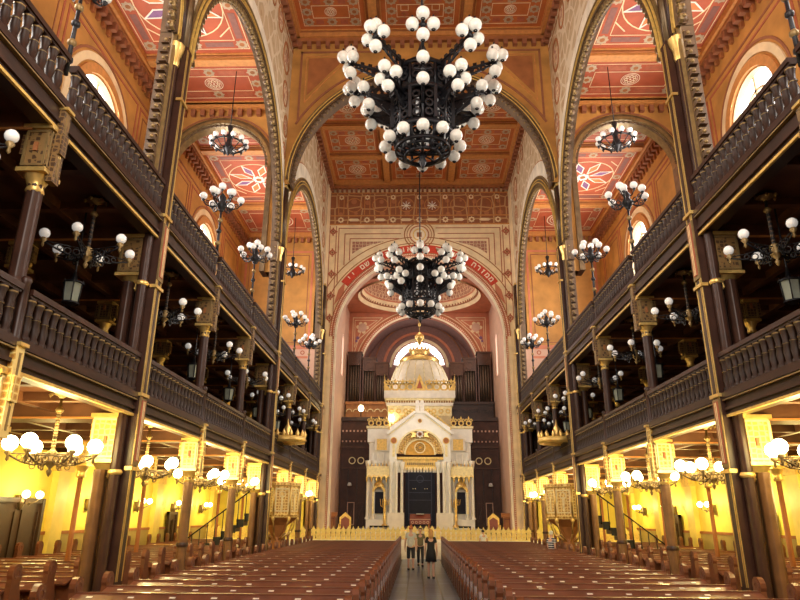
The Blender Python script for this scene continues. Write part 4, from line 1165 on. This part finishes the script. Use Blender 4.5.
ab = MB('black_iron'); ab.path([(.04, 0, 1.8), (.16, 0, 1.82), (.24, 0, 1.98)], .018, 5); ab.lathe([(.02, -.06), (.05, 0), (.03, .03)], (.24, 0, 2.0), 8); am2 = take(ab)
g = MB('glass_white'); g.sphere((0, 0, 0), .115, 12); gm = take(g)
for k in range(6): o = meshobj('arm', am, t, (0, 0, 0), k*pi/3+.2); meshobj('globe', gm, o, (.55, 0, 1.85))
for k in range(3): o = meshobj('arm', am2, t, (0, 0, 0), k*2*pi/3+.6); meshobj('globe', gm, o, (.24, 0, 2.13))
CAN = t; first = True
for s in (-1, 1):
    for i, y in enumerate([q for q in THIN if q < 38]):
        o = CAN if first else dup(CAN); first = False; o.location = (s*6.1, y, 9.42); o.rotation_euler = (0, 0, random.random()*2)
        tag(o, '%s black candelabrum with white globes standing on the %s upper balustrade' % (ORD[i], SIDE(s)), 'candelabrum', 'standing candelabra of the upper galleries')
# ring chandeliers of the aisles
t = thing('ring_chandelier', 'x', 'chandelier')
b = MB('black_iron'); b.lathe([(.62, 0), (.66, 0), (.66, .05), (.62, .05), (.62, 0)], (0, 0, 0), 24)
for k in range(12):
    a = k*pi/6; b.path([(.1*cos(a), .1*sin(a), -.12), (.35*cos(a), .35*sin(a), -.22), (.64*cos(a), .64*sin(a), 0)], .02, 5); b.lathe([(.0, -.12), (.04, -.05), (.06, .02)], (.72*cos(a), .72*sin(a), .02), 6)
    b.tube((.64*cos(a), .64*sin(a), .03), (.72*cos(a), .72*sin(a), .04), .02, .02, 5)
b.lathe([(.0, -.5), (.06, -.42), (.16, -.25), (.22, -.1), (.14, .05), (.08, .3), (.14, .45), (.05, .6), (.12, .9), (.03, 1.0)], (0, 0, 0), 12); b.build('ring', t)
g = MB('glass_white'); g.sphere((0, 0, 0), .12, 12); gm = take(g)
for k in range(12): a = k*pi/6; meshobj('globe', gm, t, (.72*cos(a), .72*sin(a), .16))
b = MB('black_iron'); b.tube((0, 0, .9), (0, 0, 3.7), .02, .02, 6); b.build('chain', t)
RNG = t; first = True
for s in (-1, 1):
    for i, y in enumerate((23.0, 37.4)):
        o = RNG if first else dup(RNG); first = False; o.location = (s*8.0, y, 16.7)
        tag(o, '%s black ring chandelier with white globes high in the %s aisle' % (('nearer', 'farther')[i], SIDE(s)), 'chandelier', 'ring chandeliers high in the aisles')

# ================================================================== PEWS
def pew_end(b, h, bulge=True):
    """side profile of the carved bench end, in the plane across the pew"""
    pts = [(-.28, 0), (.26, 0), (.26, .30), (.20, .52), (.24, .72), (.13, h-.30)]
    c_ = (0.02, h-.13)
    pts += [(c_[0]+.14*cos(t), c_[1]+.14*sin(t)) for t in [radians(q) for q in (-20, 10, 40, 70, 100, 130, 160, 190, 215)]]
    pts += [(-.12, .75), (-.17, .55), (-.28, .45)]
    return pts


def make_pew(L, h):
    """L long in x, faces +y; origin at mid-length on the floor"""
    t = thing('pew', 'x', 'pew')
    b = MB('pew_wood'); b.prism([(-.02, .05), (.03, .05), (.10-.12, .93), (.05-.12, .93)], lambda a, c_, d: (d, a, c_), -L/2+.05, L/2-.05, 'pew_wood')
    for k in range(5):
        x = -L/2+.2+(L-.4)*k/5; b.box(x, x+(L-.4)/5-.14, -.075, -.055, .25, .8, 'pew_dark')
    b.build('backrest', t)
    b = MB('desk_wood'); b.prism([(-.30, .87), (-.05, .955), (-.05, .985), (-.31, .90)], lambda a, c_, d: (d, a, c_), -L/2+.05, L/2-.05); b.box(-L/2+.05, L/2-.05, -.08, .0, .93, 1.0, 'desk_wood')
    b.build('book_rest', t)
    b = MB('pew_wood'); b.box(-L/2+.05, L/2-.05, .02, .45, .42, .47); b.box(-L/2+.05, L/2-.05, .38, .41, .05, .42, 'pew_dark'); b.build('seat', t)
    eb = MB('pew_wood')
    pts = pew_end(eb, h); eb.prism([(p[0]+.0, p[1]) for p in pts], lambda a, c_, d: (d, a, c_), -.045, .045)
    eb.arc(YZ, .02, h-.13, .05, .09, 0, 2*pi, -.055, .055, 12, 'desk_wood'); eb.box(-.055, .055, -.2, .18, .08, .4, 'pew_dark')
    em = take(eb)
    for q in (-1, 1): meshobj('bench_end', em, t, (q*(L/2), 0, 0))
    pb = MB('glint_plate'); pb.box(-.045, .045, -.02, .02, 0, .010); pm = take(pb)
    n = int(L/.62)
    for k in range(n):
        o = meshobj('number_plate', pm, t, (-L/2+(k+.5)*L/n, -.17, .94)); o.rotation_euler = (radians(19), 0, 0)
    return t


PEW = make_pew(4.35, 1.2); SPEW = make_pew(4.9, 1.34)
f1 = f2 = True
NP = 27
for s in (-1, 1):
    for i in range(NP):
        y = 6.3+i*1.04
        o = PEW if f1 else dup(PEW); f1 = False; o.location = (s*(.97+4.35/2+.05), y, 0)
        tag(o, 'brown wooden pew of the %s central block, %s row from the camera' % (SIDE(s), ORD[i]), 'pew', 'pews of the central blocks')
    for i in range(NP):
        y = 6.75+i*1.04
        if i == 20: continue      # the pulpit stair stands here
        o = SPEW if f2 else dup(SPEW); f2 = False; o.location = (s*(6.62+2.45), y, 0)
        tag(o, 'brown wooden pew of the %s side aisle, %s row from the camera' % (SIDE(s), ORD[i]), 'pew', 'pews of the side aisles')

# ================================================================== BALUSTRADE OF THE CHANCEL, PULPITS, FURNITURE
def fence(x0, x1, label):
    t = thing('gilded_fence', label, 'fence', ((x0+x1)/2, 37.15, .9), 0, 'gilded fence before the ark'); L = x1-x0
    b = MB('fence_gold'); b.box(-L/2, L/2, -.04, .04, .0, .06); b.box(-L/2, L/2, -.03, .03, .42, .47); b.build('rails', t)
    pb = MB('fence_gold'); pb.prism([(-.10, .05), (.10, .05), (.13, .25), (.10, .42), (.14, .52), (.06, .58), (0, .72), (-.06, .58), (-.14, .52), (-.10, .42), (-.13, .25)], XZ, -.02, .02); pb.arc(XZ, 0, .25, .05, .09, 0, 2*pi, -.04, .04, 10, 'gold'); pm = take(pb)
    n = int(L/.27)
    for k in range(n): meshobj('picket', pm, t, (-L/2+(k+.5)*L/n, 0, 0))


fence(-6.0, -1.1, 'gilded picket fence left of the aisle steps'); fence(1.1, 6.0, 'gilded picket fence right of the aisle steps')
fence(-11.8, -6.3, 'gilded picket fence across the end of the left aisle'); fence(6.3, 11.8, 'gilded picket fence across the end of the right aisle')
t = thing('gilded_gate', 'gilded gate across the head of the aisle steps', 'gate', (0, 38.2, .93))
b = MB('fence_gold')
for k in range(7): b.prism([(-1.0+k*.33+p[0], p[1]) for p in [(-.10, .05), (.10, .05), (.13, .25), (.10, .42), (.14, .52), (.0, .72), (-.14, .52), (-.10, .42), (-.13, .25)]], XZ, -.02, .02)
b.build('panel', t); b = MB('gold'); b.box(-1.15, 1.15, -.03, .03, .0, .05); b.box(-1.15, 1.15, -.03, .03, .42, .47); b.build('rails', t)

for s in (-1, 1):
    t = thing('pulpit', '%s gilded pulpit raised on a carved stem beside the pier' % SIDE(s), 'pulpit', (s*5.95, 27.75, 0))
    b = MB('orange_wood'); b.lathe([(.5, 0), (.5, .2), (.25, .4), (.2, 1.3), (.45, 1.75), (.85, 2.05)], (0, 0, 0), 8, None, False)
    for k in range(8): a = k*pi/4; b.path([(.2*cos(a), .2*sin(a), 1.2), (.6*cos(a), .6*sin(a), 1.5), (.8*cos(a), .8*sin(a), 2.0)], .03, 5, 'gold')
    b.build('stem', t)
    b = MB('gold_paint'); b.lathe([(.85, 2.05), (.9, 2.15), (.82, 2.2), (.82, 3.25), (.9, 3.3), (.9, 3.42), (.8, 3.42)], (0, 0, 0), 8, 'gilt_panel', False)
    for k in range(8):
        a = (k+.5)*pi/4; b.T = Matrix.Rotation(a, 4, 'Z'); b.rect(YZ, -.26, .26, 2.3, 3.15, .05, .76, .79, 'pale_gold'); b.arc(YZ, 0, 2.95, .1, .14, 0, 2*pi, .76, .78, 10, 'pale_gold')
        b.box(.76, .79, -.04, .04, 2.35, 2.9, 'pale_gold'); b.T = Matrix(); a = k*pi/4; b.tube((.85*cos(a), .85*sin(a), 2.1), (.85*cos(a), .85*sin(a), 3.4), .045, .045, 8, 'gold')
        b.lathe([(.0, -.3), (.08, -.1), (.05, 0)], (.82*cos(a), .82*sin(a), 2.1), 6, 'gold')
    b.build('basket', t)
    b = MB('bronze')
    for k in range(9):
        x = s*(1.0+k*.3); b.box(x, x+s*.3, -.35, .35, 2.1-k*.23, 2.2-k*.23); b.box(x, x+s*.04, -.35, .35, 1.95-k*.23, 2.2-k*.23); b.box(x, x+s*.28, -.37, -.35, 1.9-k*.23, 2.2-k*.23, 'black_iron')
    b.build('steps', t)
    b = MB('black_iron')
    for q in (-.37,):
        b.tube((s*.95, q, 3.2), (s*3.7, q, 1.1), .03, .03, 6)
        for k in range(9): x = .95+k*.3; b.tube((s*x, q, 3.2-(x-.95)*.76), (s*x, q, 2.1-k*.23), .02, .02, 5)
    b.build('stair_railing', t)
    c_ = thing('sounding_board', '%s gilded round canopy crowned with points, hanging over its pulpit' % SIDE(s), 'canopy', (s*5.75, 27.75, 5.05))
    b = MB('gold_paint'); b.lathe([(.0, .1), (.7, .05), (.78, .0), (.8, .25), (.7, .28), (.0, .35)], (0, 0, 0), 20); b.lathe([(.82, .08), (.84, .12), (.82, .16)], (0, 0, 0), 20, 'gold'); b.build('disc', c_)
    b = MB('gold')
    for k in range(16): a = k*pi/8; b.lathe([(.07, 0), (.09, .1), (.0, .3)], (.75*cos(a), .75*sin(a), .26), 6)
    b.build('crown_points', c_)
    b = MB('gold'); b.lathe([(.2, .3), (.1, .5), (.14, .65), (.05, .8), (.0, 1.05)], (0, 0, 0), 10); b.tube((0, .3*1, .3), (s*.4, .3, .5), .03); b.build('finial', c_)

# reading table before the ark
t = thing('reading_table', 'red-brown carved reading table with a white cloth, before the ark', 'table', (-.02, 39.4, .95))
b = MB('leather'); b.box(-.6, .6, -.3, .3, .95, 1.05); b.prism([(-.3, 1.05), (.3, 1.05), (.3, 1.32)], YZ, -.6, .6, 'leather')
b.build('top', t)
for q in (-1, 1):
    for q2 in (-1, 1):
        b = MB('orange_wood'); b.lathe([(.06, 0), (.04, .1), (.06, .4), (.035, .6), (.06, .95)], (q*.5, q2*.22, 0), 8); b.build('leg', t)
b = MB('pink_plaster'); b.box(-.6, .6, -.32, -.3, 1.0, 1.04); b.box(-.6, .6, -.33, -.3, .75, .95, 'leather')
for k in range(5): b.arc(XZ, -.44+k*.22, .86, .05, .08, 0, 2*pi, -.35, -.33, 8, 'pink_plaster')
b.build('apron', t)
c_ = MB('cloth_white'); c_.box(-.22, .22, -.05, .25, 1.3, 1.33); o = c_.build('folded_cloth'); o.location = (-.02, 39.4, .95)
tag(o, 'folded white cloth lying on the reading table before the ark', 'cloth')
# armchairs and benches and lecterns
def carved_chair(x, y, label):
    t = thing('carved_armchair', label, 'chair', (x, y, .95), 0, 'carved armchairs beside the ark')
    b = MB('gold_paint'); b.prism([(-.34, .4), (.34, .4), (.34, 1.1), (.2, 1.22), (0, 1.4), (-.2, 1.22), (-.34, 1.1)], XZ, .25, .32, 'gold_paint'); b.prism([(-.24, .5), (.24, .5), (.24, 1.0), (0, 1.15), (-.24, 1.0)], XZ, .22, .25, 'leather'); b.build('backrest', t)
    b = MB('leather'); b.box(-.32, .32, -.28, .28, .38, .5); b.build('seat', t)
    for q in (-1, 1):
        b = MB('gold_paint'); b.box(q*.28, q*.36, -.28, .3, .68, .74); b.box(q*.29, q*.35, -.28, -.2, .4, .7); b.build('armrest', t)
        for q2 in (-1, 1): b = MB('gold_paint'); b.lathe([(.04, 0), (.03, .2), (.05, .4)], (q*.29, q2*.24, 0), 8); b.build('leg', t)
carved_chair(-4.5+.1, 39.3, 'gilded carved armchair left of the ark'); carved_chair(4.1+.15, 39.3, 'gilded carved armchair right of the ark')
for x in (-6.0+.6, 5.75-.5):
    t = thing('wooden_lectern', 'tall orange-brown wooden lectern at the %s edge of the chancel' % SIDE(x), 'lectern', (x, 41.3, .95))
    b = MB('orange_wood'); b.box(-.25, .25, -.2, .2, 0, .1); b.box(-.2, .2, -.14, .14, .1, 1.15); b.rect(XZ, -.15, .15, .2, 1.05, .04, -.14, -.17, 'leather'); b.build('body', t)
    b = MB('orange_wood'); b.prism([(-.25, 1.15), (.25, 1.15), (.25, 1.4)], YZ, -.3, .3); b.build('desk', t)
for x, l in ((-2.35, 'black bench in front of the left candlestick of the ark'), (2.5, 'black bench in front of the right candlestick of the ark')):
    t = thing('low_bench', l, 'bench', (x, 38.7, .9)); wd = .55 if x < 0 else .35
    b = MB('cloth_black'); b.box(-wd, wd, -.2, .2, .62, .72); b.build('top', t)
    for q in (-1, 1):
        for q2 in (-1, 1): b = MB('leather'); b.box(q*wd-.04*q, q*wd, q2*.16-.02, q2*.16+.02, 0, .62); b.build('leg', t)
# picture-like painted board (white) and brackets on the screen
for s in (-1, 1):
    t = thing('screen_lamp', 'small white lamp on the dark wooden screen, %s of the ark' % SIDE(s), 'lamp', (s*4.75, 45.0, 4.1))
    b = MB('old_gold'); b.tube((0, .1, 0), (0, -.1, .0), .03); b.build('bracket', t); b = MB('cloth_white'); b.lathe([(.05, -.1), (.16, -.08), (.1, .12), (.0, .14)], (0, -.15, .05), 10); b.build('shade', t)

# ================================================================== PEOPLE
def skinned(name, verts, edges, radii, m, parent=None, sub=2, root=0):
    me = bpy.data.meshes.new(name); me.from_pydata([tuple(v) for v in verts], edges, [])
    bm = bmesh.new(); bm.from_mesh(me); L = bm.verts.layers.skin.verify(); bm.verts.ensure_lookup_table()
    for i, v in enumerate(bm.verts):
        r = radii[i]; v[L].radius = r if isinstance(r, tuple) else (r, r); v[L].use_root = (i == root)
    bm.to_mesh(me); bm.free()
    o = bpy.data.objects.new(name, me); C.objects.link(o)
    sk = o.modifiers.new('skin', 'SKIN'); sk.use_smooth_shade = True; sk.use_x_symmetry = False
    ss = o.modifiers.new('subsurf', 'SUBSURF'); ss.levels = sub; ss.render_levels = sub
    me.materials.append(MATS[m])
    dg = bpy.context.evaluated_depsgraph_get(); me2 = bpy.data.meshes.new_from_object(o.evaluated_get(dg))
    bpy.data.objects.remove(o); me2.materials.clear(); me2.materials.append(MATS[m])
    for p in me2.polygons: p.use_smooth = True
    o = bpy.data.objects.new(name, me2); C.objects.link(o)
    if parent: o.parent = parent
    return o


def person(loc, rz, H, label, top, bottom, hair, kind, stride=.18, longhair=False, seated=False):
    """faces +y before rotation; every part is built from one joint table"""
    k = H/1.75; t = thing('person', label, 'person', loc, rz); sx = .9 if kind == 'dress' else 1.0
    V = lambda x, y, z: Vector((x*k*sx, y*k, z*k))
    J = dict(pel=V(0, 0, .95), wai=V(0, 0, 1.10), che=V(0, 0, 1.30), nck=V(0, 0, 1.48), hd0=V(0, .02, 1.55), hd1=V(0, .02, 1.64), hd2=V(0, 0, 1.70))
    st = stride
    if seated:
        legs = {}
        for q in (-1, 1): legs[q] = [V(q*.09, 0, .9), V(q*.11, .42, .92), V(q*.11, .45, .48), V(q*.11, .55, .46)]
    else:
        legs = {-1: [V(-.09, 0, .90), V(-.10, st*.6+.03, .49), V(-.10, st, .08), V(-.10, st+.15, .03)],
                1: [V(.09, 0, .90), V(.10, -st*.3+.04, .49), V(.10, -st, .10), V(.10, -st+.13, .03)]}
    arms = {q: [V(q*.17, 0, 1.42), V(q*.23, -.03-q*.04, 1.14), V(q*.25, .08-q*.10, .90), V(q*.25, .12-q*.11, .82)] for q in (-1, 1)}
    vs = [J['pel'], J['wai'], J['che'], J['nck'], J['hd0'], J['hd1'], J['hd2']]; rd = [(.15*k, .10*k), (.125*k, .09*k), (.155*k, .10*k), .055*k, (.062*k, .075*k), (.08*k, .098*k), (.07*k, .085*k)]
    ed = [(0, 1), (1, 2), (2, 3), (3, 4), (4, 5), (5, 6)]
    for q in (-1, 1):
        o = len(vs); vs += legs[q]; rd += [.085*k, .06*k, .042*k, .038*k]; ed += [(0, o), (o, o+1), (o+1, o+2), (o+2, o+3)]
        o = len(vs); vs += arms[q]; rd += [.05*k, .04*k, .028*k, (.036*k, .02*k)]; ed += [(2, o), (o, o+1), (o+1, o+2), (o+2, o+3)]
        hand = arms[q][3]; h = len(vs)-1
        for f in range(4):
            b0 = len(vs); x = (f-1.5)*.02*k; L = (.075, .085, .08, .062)[f]*k
            vs += [hand+Vector((0, x, -.03*k)), hand+Vector((-q*.01*k, x, -.03*k-L*.5)), hand+Vector((-q*.03*k, x, -.03*k-L))]; rd += [.0095*k]*3; ed += [(h, b0), (b0, b0+1), (b0+1, b0+2)]
        b0 = len(vs); vs += [hand+Vector((-q*.01*k, .035*k, 0)), hand+Vector((-q*.015*k, .05*k, -.04*k))]; rd += [.011*k, .009*k]; ed += [(h, b0), (b0, b0+1)]
    skinned('body', vs, ed, rd, 'skin', t)
    # face
    b = MB('skin'); hc = V(0, .02, 1.63)
    b.lathe([(.0, -.02*k), (.014*k, 0), (.0, .03*k)], (0, hc.y+.098*k, hc.z-.005*k), 6)
    for q in (-1, 1): b.sphere((q*.08*k*sx, hc.y, hc.z), .022*k, 8)
    b.build('nose_and_ears', t)
    b = MB('cloth_dark')
    for q in (-1, 1): b.sphere((q*.03*k, hc.y+.088*k, hc.z+.022*k), .010*k, 6)
    b.build('eyes', t)
    b = MB('leather'); b.box(-.022*k, .022*k, hc.y+.08*k, hc.y+.093*k, hc.z-.045*k, hc.z-.038*k); b.build('mouth', t)
    hb = MB(hair)
    vsn = []; n = 16; rows = 8
    for j in range(rows+1):
        ph = pi/2-j/rows*pi*.62
        for i in range(n):
            a = 2*pi*i/n; front = max(0, sin(a)); p2 = ph if front < .3 else max(ph, .35+.2*front)
            rx, ry, rz_ = .094*k, .108*k, .118*k
            vsn.append((rx*cos(p2)*cos(a), hc.y-.008*k+ry*cos(p2)*sin(a), hc.z+.02*k+rz_*sin(p2)))
    hb.add(vsn, [(j*n+i, j*n+(i+1) % n, (j+1)*n+(i+1) % n, (j+1)*n+i) for j in range(rows) for i in range(n)], hair, True)
    if longhair: hb.lathe([(.07*k, .02), (.095*k, -.06*k), (.09*k, -.18*k), (.04*k, -.25*k), (0, -.26*k)], (0, hc.y-.055*k, hc.z), 12)
    hb.build('hair', t)
    # clothing
    cv = [J['pel']-Vector((0, 0, .10*k)), J['wai'], J['che'], J['nck']-Vector((0, 0, .0*k))]; cr = [(.180*k, .130*k), (.150*k, .113*k), (.178*k, .124*k), (.072*k, .066*k)]; ce = [(0, 1), (1, 2), (2, 3)]
    for q in (-1, 1): o = len(cv); cv += [arms[q][0], arms[q][0].lerp(arms[q][1], .62)]; cr += [.068*k, .062*k]; ce += [(2, o), (o, o+1)]
    skinned('shirt' if kind != 'dress' else 'dress_top', cv, ce, cr, top, t)
    if kind == 'dress':
        sk = MB(top); prof = []
        sk.lathe([(.13*k, 1.12*k), (.165*k, 1.0*k), (.185*k, .9*k), (.215*k, .60*k), (.20*k, .60*k), (.15*k, .9*k)], (0, 0, 0), 20); o = sk.build('skirt', t); o.scale = (1, .82, 1)
    else:
        pv = [J['pel']+Vector((0, 0, .06*k))]; pr = [(.158*k, .118*k)]; pe = []
        for q in (-1, 1):
            o = len(pv); e = 3 if kind == 'trousers' else 2
            end = legs[q][1].lerp(legs[q][2], .92 if kind == 'trousers' else .12)
            pv += [legs[q][0]+Vector((0, 0, -.05*k)), legs[q][1], end]; pr += [.1*k, .078*k, .072*k if kind != 'trousers' else .06*k]; pe += [(0, o), (o, o+1), (o+1, o+2)]
        skinned('shorts' if kind == 'shorts' else 'trousers', pv, pe, pr, bottom, t)
    for q in (-1, 1):
        a, c_ = legs[q][2], legs[q][3]; b = MB('rubber')
        b.prism([(-.045*k, -.10*k), (.045*k, -.10*k), (.05*k, .05*k), (.04*k, .15*k), (0, .18*k), (-.04*k, .15*k), (-.05*k, .05*k)], lambda u, v, d: (a.x+u, a.y+v, max(0, a.z-.08*k)+d), 0, .07*k); b.build('shoe', t)
    return t


person((-.46, 28.7, .01), 0, 1.74, 'person with short ginger hair in a light grey shirt and dark shorts', 'cloth_grey', 'cloth_dark', 'hair_ginger', 'shorts', .14)
person((.3, 24.9, .01), 0, 1.66, 'person with blond hair in a short black dress, walking up the aisle', 'cloth_black', 'cloth_black', 'hair_blond', 'dress', .12, True)
person((-.05, 31.0, .01), pi, 1.62, 'dark-haired person in olive clothes, half hidden between the two walkers', 'cloth_olive', 'cloth_dark', 'hair_dark', 'trousers', .12)
person((3.2, 35.2, 0), .3, 1.5, 'short dark-haired person in a white shirt standing before the gilded fence, right of the aisle', 'cloth_white', 'cloth_dark', 'hair_dark', 'trousers', .05)
person((5.0, 26.62, 0), -.9, 1.62, 'grey-haired person in a black and white striped top standing among the right block of pews', 'cloth_striped', 'cloth_dark', 'cloth_grey', 'trousers', 0)
